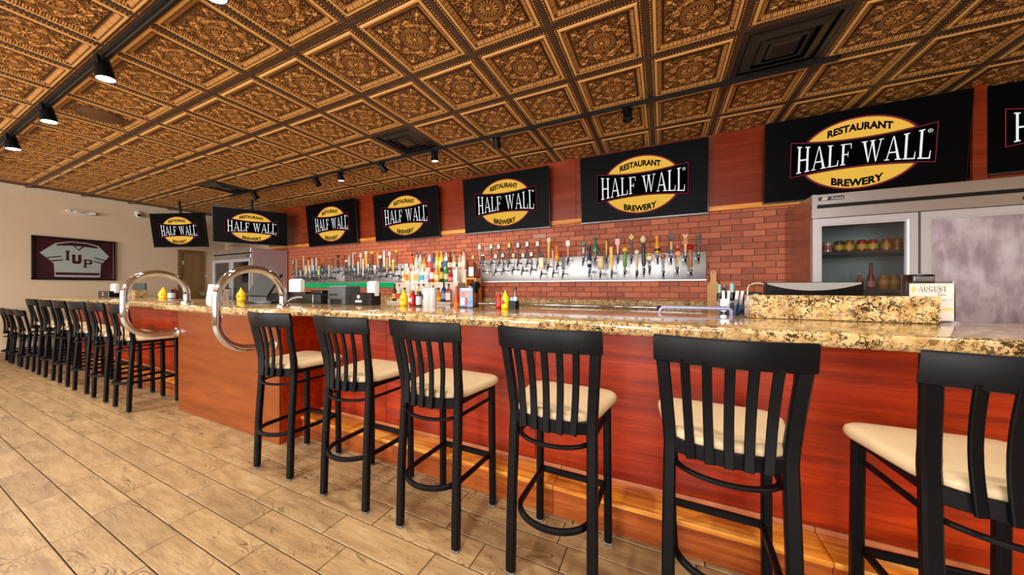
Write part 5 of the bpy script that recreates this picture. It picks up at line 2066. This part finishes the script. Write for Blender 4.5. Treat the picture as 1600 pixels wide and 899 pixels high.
squeeze('mustard_bottle', 'yellow mustard bottle on the bar top in front of the long tap panel', -1.083, 2.19, Z_TOP, YEL, YEL, .140, .032, 'squeeze bottles on the bar', (190, 60, 40))
squeeze('ketchup_bottle', 'dark red ketchup bottle behind the mustard by the long tap panel', -1.15, 2.215, Z_TOP, RED, RED, .137, .028, 'squeeze bottles on the bar', (120, 10, 12))
caddy('black caddy with blue and white packets beside the mustard', -1.012, 2.19, Z_TOP, .06, .06, .09, (((120, 170, 210), -.013), ((230, 230, 230), .014)))
lathe_bottle('shaker', 'dark glass shaker standing behind the black packet caddy', 'shaker', (-1.02, 2.235, Z_TOP), [(.014, 0), (.016, .01), (.014, .12), (.010, .14)], (P((130, 90, 80), .2), P((190, 170, 160), .5), P((60, 40, 36), .4)), (.011, .14, .172), (.03, .09))
squeeze('mustard_bottle', 'yellow mustard bottle on the bar top before the liquor bottles', -2.10, 2.19, Z_TOP, YEL, YEL, .145, .036, 'squeeze bottles on the bar', (226, 160, 20))
squeeze('ketchup_bottle', 'red ketchup bottle with white label before the liquor bottles', -2.02, 2.215, Z_TOP, (166, 14, 20), RED, .145, .034, 'squeeze bottles on the bar', (230, 226, 222))
lathe_bottle('sauce_bottle', 'grey-labelled sauce bottle with black cap before the liquor bottles', 'bottle', (-1.935, 2.20, Z_TOP), [(.024, 0), (.026, .008), (.026, .09), (.018, .105)], (P((46, 44, 48), .2), P((196, 196, 202), .45), P((24, 24, 26), .4)), (.020, .10, .128), (.012, .085))
t = thing('menu_stand', 'blue and red drinks card in a clear stand on the bar top', 'sign', (-1.45, 2.215, Z_TOP), R(-8))
b = MB()
b.box(-.075, .075, -.003, .003, 0, .165)
b.box(-.075, .075, -.03, .03, 0, .003)
b.obj('holder', M_ACRYL, t)
b = MB()
b.box(-.070, .070, -.006, -.003, .006, .160)
cd = b.obj('card', P((120, 150, 182), .5), t)
for x0, x1, z0, z1, c in ((-.05, .05, .140, .152, (220, 226, 236)), (-.060, -.01, .085, .13, (206, 120, 110)), (-.005, .055, .09, .13, (206, 140, 132)), (-.06, -.015, .02, .075, (196, 200, 204)), (-.01, .012, .012, .08, (176, 60, 66)), (.018, .062, .012, .08, (110, 160, 206)), (.022, .058, .03, .06, (190, 214, 232))):
    b = MB()
    b.box(x0, x1, -.0068, -.006, z0, z1)
    b.obj('print', P(c, .5), cd)
t = thing('drink_dispenser', 'black round-topped dispenser behind the blue drinks card', 'dispenser', (-2.386, 3.86, .985))
b = MB()
b.lathe([(.05, 0), (.05, .26), (.075, .28), (.08, .33), (.05, .36), (0, .36)], 18)
b.obj('body', M_BLACKP, t, smooth=40)
b = MB()
b.lathe([(.052, .02), (.052, .20)], 18, cap=False)
b.obj('sleeve', P((120, 60, 30), .5), t)
for x, n_ in ((-2.20, 'shorter side'), (-2.12, 'taller side')):
    t = thing('cup_stack', 'stack of white plastic cups behind the bar, %s of the pair' % n_, 'cups', (x, 2.62, .96), 0, 'white cup stacks')
    hh = .29 if 'short' in n_ else .30
    b = MB()
    b.lathe([(.026, 0), (.036, hh * .3), (.037, hh * .32), (.035, hh * .33), (.038, hh * .62), (.036, hh * .63), (.039, hh * .98), (.032, hh), (0, hh)], 20)
    b.obj('cups', P((236, 232, 230), .35), t, smooth=50)
    b = MB()
    b.lathe([(.0392, hh * .94), (.041, hh * .96), (.039, hh * .985)], 20, cap=False)
    b.obj('rim', M_WHITEP, t)
t = thing('speed_shelf', 'steel shelf behind the bar top carrying the white cups', 'shelf', (-2.1, 2.66, 0))
b = MB()
b.bbox(-.5, .5, -.14, .14, .93, .96, .006, seg=1)
b.obj('shelf_top', M_STEEL, t)
for sx in (-.46, .46):
    for sy in (-.1, .1):
        b = MB()
        b.box(sx - .015, sx + .015, sy - .015, sy + .015, 0, .93)
        b.obj('leg', M_STEEL, t)
for x, g, lb, cp, lab in ((-2.08 - .28, (226, 190, 30), (240, 214, 70), (240, 236, 226), 'yellow carton-like mixer bottle'), (-1.86, (226, 70, 20), (240, 140, 40), (214, 40, 20), 'orange mixer bottle'), (-1.78, (40, 60, 150), (150, 130, 190), (30, 50, 140), 'blue mixer bottle'), (-1.70, (236, 234, 236), (226, 220, 226), (240, 240, 240), 'white mixer bottle')):
    lathe_bottle('mixer_bottle', lab + ' standing on the steel shelf behind the bar', 'bottle', (x, 2.66, .96), [(.026, 0), (.028, .008), (.028, .20), (.014, .25), (.012, .29)], (P(g, .25), P(lb, .5), P(cp, .4)), (.014, .285, .315), (.05, .15), 'mixer bottles behind the bar')

# napkins, printers and the ordering terminal
def napkin_box(label, x, y, z, w, d, h, nw, nh, nx, logo=False, rot=0.0):
    t = thing('napkin_caddy', label, 'caddy', (x, y, z), rot)
    b = MB()
    b.bbox(-w / 2, w / 2, -d / 2, d / 2, 0, h, .004, seg=1)
    b.obj('box', M_BLACKG, t)
    b = MB()
    for k in range(5):
        o_ = (k - 2) * .008
        b.box(nx - nw / 2 + o_ * .3, nx + nw / 2 + o_ * .3, o_ - .003, o_ + .003, h - .03, h + nh - abs(k - 2) * .006)
    b.obj('napkins', M_PAPER, t)
    if logo:
        b = MB()
        b.prism([(logo + .020 * math.cos(a), h * .66 + .018 * math.sin(a)) for a in [2 * PI * q / 20 for q in range(20)]], -d / 2 - .0015, -d / 2)
        lg = b.obj('logo_disc', P((214, 150, 156), .5), t)
        b = MB()
        b.box(logo - .006, logo + .006, -d / 2 - .0025, -d / 2 - .0015, h * .58, h * .74)
        b.obj('logo_mark', P((236, 230, 230), .5), lg)
        b = MB()
        b.box(logo - .042, logo + .042, -d / 2 - .0015, -d / 2, h * .22, h * .38)
        b.obj('logo_bar', P((206, 206, 210), .5), t)


napkin_box('black napkin caddy with a pink round emblem on the bar top', -2.50, 2.13, Z_TOP, .25, .11, .115, .10, .105, .085, -.04)
napkin_box('black napkin caddy with tall white napkins behind the ordering terminal', -3.56, 2.17, Z_TOP, .34, .12, .115, .20, .14, -.06)
napkin_box('black napkin caddy with emblem at the far end of the bar top', -8.80, 2.10, Z_TOP, .50, .16, .10, .24, .13, .20, -.02)
t = thing('receipt_printer', 'grey receipt printer on the bar top beside the napkin caddy', 'printer', (-2.85, 2.16, Z_TOP), R(-6))
b = MB()
b.bbox(-.15, .15, -.08, .08, .045, .165, .012)
b.obj('body', M_GREYP, t, smooth=40)
b = MB()
b.bbox(-.13, .15, -.07, .08, .160, .180, .008)
b.obj('lid', P((104, 106, 112), .4), t, smooth=40)
for x0, x1 in ((-.15, -.11), (.09, .15)):
    b = MB()
    b.bbox(x0, x1, -.08, .08, 0, .05, .004, seg=1)
    b.obj('foot', M_GREYP, t)
b = MB()
b.box(-.11, .09, -.06, .07, .0, .045)
b.obj('paper_slot', M_BLACKP, t)
b = MB()
b.box(-.11, .02, -.0815, -.080, .085, .10)
b.obj('brand_strip', M_BLACKP, t)
t = thing('receipt_printer', 'low black printer with a pale upright seam on the bar top', 'printer', (-3.20, 2.15, Z_TOP), R(-4))
b = MB()
b.bbox(-.17, .17, -.09, .09, 0, .095, .008)
b.obj('body', M_BLACKP, t, smooth=40)
b = MB()
b.bbox(-.07, .12, -.05, .08, .095, .135, .006)
b.obj('lid', M_BLACKG, t, smooth=40)
b = MB()
b.box(.035, .041, -.0925, -.089, .006, .092)
b.obj('seam', P((214, 214, 214), .4), t)
b = MB()
b.lathe([(0, 0), (.008, 0), (.008, .003), (0, .003)], 10, (.034, -.092, .05), axis='y')
b.obj('button', P((190, 200, 206), .3), t)
t = thing('power_cable', 'pale cable looping on the bar top between caddy and black printer', 'cable', (0, 0, 0))
b = MB()
b.tube([(-3.62, 2.05, Z_TOP + .006), (-3.57, 2.055, Z_TOP + .02), (-3.51, 2.06, Z_TOP + .05), (-3.45, 2.08, Z_TOP + .062), (-3.40, 2.10, Z_TOP + .06)], .005, 8)
b.obj('cord', P((206, 204, 200), .5), t, smooth=60)
b = MB()
b.bbox(-3.415, -3.380, 2.09, 2.11, Z_TOP + .05, Z_TOP + .07, .004, seg=1)
b.obj('plug', P((190, 190, 190), .5), t)
t = thing('ordering_terminal', 'black ordering terminal seen from behind through the chrome loop rail', 'terminal', (-3.98, 2.08, Z_TOP), R(8))
b = MB()
b.prism([(-.10, .0), (.08, .0), (.11, .06), (.10, .10), (-.10, .10)], -.11, .11, 'yz')
b.v = [(x_, y_, z_) for x_, y_, z_ in b.v]
b.obj('stand', M_GREYP, t)
b = MB()
b.prism([(-.13, .075), (-.11, .062), (.045, .30), (.025, .315)], -.16, .16, 'yz')
b.obj('display', M_BLACKP, t)
b = MB()
b.prism([(-.118, .074), (-.112, .070), (.030, .29), (.024, .294)], -.15, .15, 'yz')
b.obj('back_shell', M_GREYP, t)
t = thing('card_reader', 'flat black card reader lying on the bar top before the terminal', 'card reader', (-3.66, 1.86, Z_TOP), R(14))
b = MB()
b.bbox(-.16, .16, -.055, .055, 0, .022, .006)
b.obj('body', M_BLACKG, t, smooth=40)
b = MB()
b.box(-.09, .12, -.045, .03, .0215, .0235)
b.obj('pad', P((120, 126, 134), .3), t)
t = thing('paper_cup', 'white paper cup behind the ordering terminal', 'cup', (-5.10, 2.16, Z_TOP))
b = MB()
b.lathe([(.042, 0), (.062, .13), (.064, .132), (.060, .133), (.058, .128)], 20)
b.obj('cup', M_WHITEP, t, smooth=50)
b = MB()
b.lathe([(.062, .128), (.066, .132), (.062, .136)], 20, cap=False)
b.obj('rim', M_WHITEP, t)
t = thing('glass_bowl', 'small glass bowl of brown beans on the bar top', 'bowl', (-5.32, 2.08, Z_TOP))
b = MB()
b.lathe([(.04, 0), (.05, .006), (.018, .012), (.020, .03), (.07, .07), (.085, .11), (.082, .11), (.066, .074), (.012, .036)], 20)
b.obj('bowl', M_GLASS, t, smooth=50)
b = MB()
b.lathe([(.015, .036), (.05, .062), (.035, .075), (0, .08)], 14)
o = b.obj('beans', P((96, 62, 34), .6), t, smooth=60)
o['kind'] = 'stuff'
t = thing('white_card', 'upright white menu card standing beside the glass bowl', 'card', (-5.02, 2.02, Z_TOP), R(28))
b = MB()
b.prism([(-.04, 0), (.04, 0), (.002, .20), (-.002, .20)], -.065, .065, 'yz')
b.obj('card', M_PAPER, t)
b = MB()
b.box(-.05, .05, -.03, -.026, .03, .12)
b.obj('print', P((206, 200, 196), .7), t)
squeeze('mustard_bottle', 'yellow mustard bottle beside the ketchup between the two chrome loop rails', -4.58, 2.10, Z_TOP, YEL, YEL, .160, .042, 'squeeze bottles on the bar', (226, 150, 30))
squeeze('ketchup_bottle', 'red ketchup bottle between the two chrome loop rails', -4.74, 2.17, Z_TOP, (160, 16, 20), (230, 226, 222), .160, .036, 'squeeze bottles on the bar', (200, 60, 60))
squeeze('mustard_bottle', 'yellow mustard bottle seen inside the distant chrome loop rail', -6.53, 2.05, Z_TOP, YEL, YEL, .170, .048, 'squeeze bottles on the bar', (240, 190, 30))
squeeze('ketchup_bottle', 'dark red ketchup bottle seen inside the distant chrome loop rail', -6.44, 2.14, Z_TOP, (110, 16, 24), (140, 20, 26), .165, .042, 'squeeze bottles on the bar', (150, 60, 60))
lathe_bottle('sauce_bottle', 'grey-labelled sauce bottle seen inside the distant chrome loop rail', 'bottle', (-6.30, 2.06, Z_TOP), [(.038, 0), (.04, .008), (.04, .09), (.02, .11)], (P((60, 58, 62), .2), P((200, 198, 200), .45), P((30, 30, 34), .4)), (.026, .105, .135), (.012, .085))
t = thing('monitor', 'grey monitor top showing above the far granite ledge', 'monitor', (-8.05, 2.237, Z_TOP), 0)
b = MB()
b.bbox(-.25, .25, -.015, .015, .05, .235, .008)
b.obj('screen_back', M_GREYP, t, smooth=40)
b = MB()
b.box(-.03, .03, -.012, .012, 0, .06)
b.obj('neck', M_BLACKP, t)
# right of the near bar
t = thing('monitor', 'black monitor back rising behind the near raised granite ledge', 'monitor', (.835, 2.60, .95), R(2))
n = 12
vs = []
poly = [(-.235, .02)] + [(.235, .02)] + [(.235 - .47 * k / n, .345 - .030 * (1 - (2 * k / n - 1) ** 2) * 0 + .0) for k in range(n + 1)]
b = MB()
b.prism(poly, -.03, .01)
b.obj('back_shell', M_BLACKG, t)
b = MB()
top_ = [(-.225 + .45 * k / n, .333 - .040 * (1 - (2 * k / n - 1) ** 2)) for k in range(n + 1)]
b.prism(top_ + [(.225, .342), (-.225, .342)], -.0335, -.030)
b.obj('top_curve', P((150, 146, 140), .4), t)
b = MB()
b.box(-.05, .05, -.02, .06, 0, .03)
b.box(-.03, .03, .01, .04, .03, .2)
b.obj('stand', M_BLACKP, t)
t = thing('work_shelf', 'steel work shelf behind the near bar carrying monitor and tools', 'shelf', (.75, 2.62, 0))
b = MB()
b.bbox(-.55, .75, -.22, .22, .92, .95, .006, seg=1)
b.obj('shelf_top', M_STEEL, t)
for sx in (-.5, .7):
    for sy in (-.18, .18):
        b = MB()
        b.box(sx - .015, sx + .015, sy - .015, sy + .015, 0, .92)
        b.obj('leg', M_STEEL, t)
t = thing('card_printer', 'small black printer with a shiny top behind the calendar sign', 'printer', (1.30, 2.60, .95))
b = MB()
b.bbox(-.045, .045, -.05, .05, 0, .385, .008)
b.obj('body', M_BLACKG, t, smooth=40)
b = MB()
b.bbox(-.04, .04, -.053, -.045, .345, .372, .004)
b.obj('shiny_lid', P((140, 140, 140), .15, .6), t)
b = MB()
b.box(-.035, .035, -.053, -.049, .27, .34)
b.obj('brown_window', P((90, 56, 24), .2), t)
t = thing('scanner', 'tiny black scanner with a pale light by the end of the raised ledge', 'scanner', (.515, 2.42, .95))
b = MB()
b.bbox(-.03, .03, -.03, .03, 0, .285, .006)
b.obj('body', M_BLACKP, t)
b = MB()
b.box(-.012, .012, -.032, -.03, .262, .272)
b.obj('light', P((200, 220, 226), .3), t)
b = MB()
b.tube([(-.035, 0, .2), (-.035, 0, .30), (-.028, 0, .325), (0, 0, .338), (.03, 0, .338), (.045, 0, .33)], .004, 8)
b.obj('wire', P((196, 180, 160), .3, .6), t)

# calendar sign
t = thing('calendar_sign', 'white calendar sign in a clear stand beside the raised granite ledge', 'sign', (1.155, 2.225, Z_TOP), R(2))
b = MB()
b.box(-.080, .080, -.004, .004, 0, .192)
b.box(-.080, .080, -.022, .022, 0, .004)
b.obj('holder', M_ACRYL, t)
b = MB()
b.box(-.0735, .0735, -.0065, -.004, .006, .181)
cd = b.obj('sheet', P((214, 206, 196), .8), t)
b = MB()
for p in serif_line('AUGUST', 1):
    vs = [(-.043 + u * .094, -.0072, .1430 + v * .024) for u, v in p]
    b.add(vs, [tuple(range(len(vs)))])
b.obj('lettering', P((34, 30, 30), .8), cd)
b = MB()
b.prism([(-.060 + .009 * math.cos(a), .152 + .016 * math.sin(a)) for a in [2 * PI * k / 16 for k in range(16)]], -.0072, -.0066)
b.obj('leaf_mark', P((226, 186, 110), .6), cd)
b = MB()
b.box(-.062, -.018, -.0072, -.0066, .1735, .1752)
b.box(.012, .058, -.0072, -.0066, .1735, .1742)
b.obj('top_rule', P((220, 186, 120), .6), cd)
for z, x0, x1 in ((.138, -.04, .035), (.134, .020, .030), (.1255, .020, .048), (.118, .021, .029), (.110, .021, .027), (.103, .020, .066), (.099, .020, .046), (.091, .020, .024), (.076, .021, .028), (.067, .021, .024), (.059, .021, .026)):
    b = MB()
    b.box(x0, x1, -.0072, -.0066, z, z + (.0034 if z == .1255 else .0012))
    b.obj('text_line', P((96, 98, 104), .6), cd)
b = MB()
b.prism([(.052 + .022 * math.cos(a), .054 + .014 * max(0, math.sin(a))) for a in [2 * PI * k / 24 for k in range(24)]], -.0072, -.0066)
b.obj('print_patch', P((240, 190, 110), .6), cd)

# glass-rack rail, shakers, utensil bin, cutting board
t = thing('rack_rail', 'pale lavender bent tube rail behind the near bar top', 'rail', (.17, 2.36, .95))
b = MB()
b.tube([(-.185, 0, -.6), (-.185, 0, .15)] + [(-.185 + .03 - .03 * math.cos(a), 0, .15 + .03 * math.sin(a)) for a in [R(v) for v in (20, 45, 70, 90)]] + [(.205, 0, .18), (.215, 0, .172), (.215, 0, -.6)], .0105, 12)
b.obj('tube', P((160, 160, 200), .35, .2), t, smooth=60)
for sx in (-.185, .215):
    b = MB()
    b.lathe([(.03, -.95), (.03, -.944), (.0105, -.94), (.0105, -.59)], 12, (sx, 0, 0))
    b.obj('foot', M_STEEL, t)
for x, y, hh, lab in ((.360, 2.62, .335, 'slim'), (.425, 2.58, .34, 'wide')):
    t = thing('shaker_bottle', '%s steel shaker with a black collar and green cap by the utensil bin' % lab, 'shaker', (x, y, .95), 0, 'steel shakers on the work shelf')
    r = .020 if lab == 'slim' else .028
    b = MB()
    b.lathe([(r, 0), (r, hh * .62), (r * .8, hh * .66)], 16)
    b.obj('cylinder', M_STEELV, t, smooth=50)
    b = MB()
    b.lathe([(r * .84, hh * .655), (r * .84, hh * .80), (r * .5, hh * .82)], 14)
    b.obj('collar', M_BLACKG, t, smooth=50)
    b = MB()
    b.lathe([(r * .5, hh * .81), (r * .55, hh * .96), (r * .4, hh), (0, hh)], 12)
    b.obj('cap', P((130, 170, 160), .3), t, smooth=50)
t = thing('utensil_bin', 'clear square bin of kitchen tools next to the raised granite ledge', 'bin', (.385, 2.455, .95))
b = MB()
for x0, x1, y0, y1 in ((-.05, .05, -.05, -.047), (-.05, .05, .047, .05), (-.05, -.047, -.05, .05), (.047, .05, -.05, .05)):
    b.box(x0, x1, y0, y1, 0, .24)
b.box(-.05, .05, -.05, .05, 0, .004)
b.obj('bin', M_ACRYL, t)
for k, (x, y, dx, c, m, lab) in enumerate(((-.025, -.02, -.006, (206, 206, 206), .8, 'pale tongs'), (-.005, .02, .01, (190, 180, 166), .8, 'steel strainer'), (.018, -.005, .03, (226, 222, 218), .1, 'white-handled spreader'), (.03, .02, .05, (216, 206, 196), .1, 'ivory-handled spreader'), (.030, -.030, .022, (46, 116, 170), .1, 'blue-handled scoop'))):
    t = thing('bar_tool', lab + ' standing in the clear utensil bin', 'utensil', (.385 + x, 2.455 + y, .956), 0, 'tools in the utensil bin')
    L = .285 if k != 4 else .20
    b = MB()
    b.bar([(0, 0, 0), (dx * .5, 0, L * .5), (dx, 0, L)], (1, 0, 0), [.012, .016, .018 if k != 4 else .024], .010)
    b.obj('handle', P(c, .3, m), t, smooth=40)
    b = MB()
    b.bar([(0, 0, 0), (dx * .15, 0, L * .2)], (1, 0, 0), .014, .004)
    b.obj('blade', M_STEELV, t)
t = thing('cutting_board', 'paddle-shaped wooden cutting board leaning on the brick wall past the taps', 'cutting board', (.535, 4.325, .985), (R(-3), 0, 0))
b = MB()
poly = round_poly([(-.062, 0), (.062, 0), (.062, .30), (.030, .345), (.030, .47), (-.030, .47), (-.030, .345), (-.062, .30)], [.006, .006, .02, .02, .02, .02, .02, .02], 4)
b.prism(poly, -.009, .009)
b.obj('board', mk_wood('board_maple', (186, 132, 70), (206, 154, 90), (222, 176, 112), .5, .8, 'z', 0.0), t)
b = MB()
b.lathe([(0, -.0015), (.007, -.0015), (.007, 0), (0, 0)], 10, (0, -.009, .445), axis='y')
b.obj('hole', P((60, 40, 24), .8), t)
for x, c, hh, lab in ((.63, (30, 30, 30), .30, 'black bottle beside the cutting board'), (.70, (22, 22, 24), .27, 'second black bottle beside the cutting board'), (.80, (40, 32, 28), .24, 'short dark bottle near the cutting board')):
    lathe_bottle('dark_bottle', lab, 'bottle', (x, 4.26, .985), [(.03, 0), (.032, .006), (.032, hh * .6), (.014, hh * .75), (.013, hh * .95)], (P(c, .2), P((90, 60, 56), .5), P((150, 150, 150), .3)), (.015, hh * .93, hh), (.05, .10))

# ================================================================== JERSEY WALL
t = thing('framed_jersey', 'white hockey jersey with maroon letters in a black frame on the beige wall', 'picture', (X_L, 0, 0))
JY0, JY1, JZ0, JZ1 = 1.552, 2.537, 1.405, 2.217
for a, c, e, f in ((JY0, JY1, JZ1 - .03, JZ1), (JY0, JY1, JZ0, JZ0 + .03), (JY0, JY0 + .03, JZ0, JZ1), (JY1 - .03, JY1, JZ0, JZ1)):
    b = MB()
    b.bbox(.0, .05, a, c, e, f, .004, seg=1)
    b.obj('frame_side', M_BLACKG, t)
b = MB()
b.box(.0, .012, JY0 + .02, JY1 - .02, JZ0 + .02, JZ1 - .02)
mat_ = b.obj('mat', P((92, 14, 40), .7), t)
q = lambda u, v: (JY0 + (JY1 - JY0) * u, JZ1 - (JZ1 - JZ0) * v)
jer = [(.437, .075), (.636, .085), (.778, .14), (.917, .387), (.853, .526), (.812, .60), (.80, .925), (.255, .928), (.246, .62), (.21, .55), (.09, .383), (.263, .138)]
b = MB()
b.prism([q(u, v) for u, v in jer], .012, .026, 'yz')
jo = b.obj('jersey', P((246, 244, 242), .8), t)


def jpatch(nm, poly, c, x0=.026, x1=.0275):
    b = MB()
    b.prism([q(u, v) for u, v in poly], x0, x1, 'yz')
    b.obj(nm, P(c, .8), jo)


MAR = (96, 16, 36)
jpatch('shoulder_yoke', [(.275, .165), (.44, .095), (.635, .105), (.765, .165), (.765, .205), (.60, .185), (.44, .175), (.275, .20)], MAR)
jpatch('collar', [(.49, .18), (.53, .255), (.57, .185), (.60, .185), (.535, .285), (.465, .18)], MAR)
jpatch('hem_band', [(.262, .82), (.792, .815), (.792, .875), (.262, .88)], MAR)
for poly in ([(.165, .475), (.33, .43), (.33, .455), (.172, .50)], [(.215, .545), (.35, .51), (.35, .535), (.222, .575)], [(.73, .425), (.872, .49), (.866, .515), (.73, .45)], [(.715, .51), (.835, .56), (.828, .585), (.715, .535)]):
    jpatch('sleeve_stripe', poly, MAR)
for nm, parts in (('letter_i', [[(.374, .30), (.426, .30), (.426, .325), (.416, .325), (.416, .505), (.426, .505), (.426, .53), (.374, .53), (.374, .505), (.384, .505), (.384, .325), (.374, .325)]]),
                  ('letter_u', [[(.452, .385), (.492, .385), (.492, .54), (.525, .54), (.525, .385), (.565, .385), (.565, .57), (.545, .605), (.472, .605), (.452, .57)]]),
                  ('letter_p', [[(.588, .49), (.68, .49), (.700, .515), (.700, .585), (.68, .61), (.625, .61), (.625, .665), (.635, .665), (.635, .69), (.588, .69), (.588, .665), (.597, .665), (.597, .515), (.588, .515)]])):
    for p in parts:
        jpatch(nm, p, MAR)
jpatch('letter_hole', [(.625, .525), (.668, .525), (.672, .535), (.672, .565), (.668, .575), (.625, .575)], (246, 244, 242), .0275, .0285)
b = MB()
b.box(.040, .042, JY0 + .028, JY1 - .028, JZ0 + .028, JZ1 - .028)
b.obj('front_glass', M_PICGLASS, t)

t = thing('emergency_light', 'white emergency light box high on the beige wall above the jersey', 'light', (X_L, 2.10, 2.70))
b = MB()
b.bbox(.0, .06, -.13, .13, 0, .075, .012)
b.obj('box', M_WHITEP, t, smooth=40)
b = MB()
b.box(.06, .062, -.05, .07, .02, .055)
b.obj('grille', P((170, 166, 160), .5), t)
for s in (-.15, .15):
    b = MB()
    b.lathe([(.0, 0), (.03, 0), (.034, .02), (.028, .06), (0, .06)], 14, (.02, s, .04), axis='x')
    b.obj('lamp_head', M_WHITEP, t, smooth=50)
t = thing('security_camera', 'small white dome camera high on the beige wall near the corner', 'camera', (X_L, 2.86, 2.84))
b = MB()
b.lathe([(.045, 0), (.045, .02), (.03, .03), (.03, .06), (0, .06)], 16, (0, 0, .05), axis='x')
b.obj('bracket', M_WHITEP, t, smooth=50)
b = MB()
b.lathe([(.055 * math.sin(PI * k / 10), -.055 * math.cos(PI * k / 10)) for k in range(11)], 16, (.08, 0, .0))
b.obj('ball', M_WHITEP, t, smooth=60)
b = MB()
b.lathe([(0, 0), (.028, 0), (.028, .012), (0, .012)], 14, (.125, -.01, -.01), axis='x')
b.obj('lens', M_BLACKG, t)
t = thing('thermostat', 'small pale thermostat on the beige wall beside the brown door', 'thermostat', (X_L, 4.02, 1.57))
b = MB()
b.bbox(0, .025, -.05, .05, -.045, .045, .006)
b.obj('cover', M_WHITEP, t, smooth=40)
b = MB()
b.box(.025, .027, -.022, .022, -.005, .022)
b.obj('display', P((140, 144, 140), .3), t)
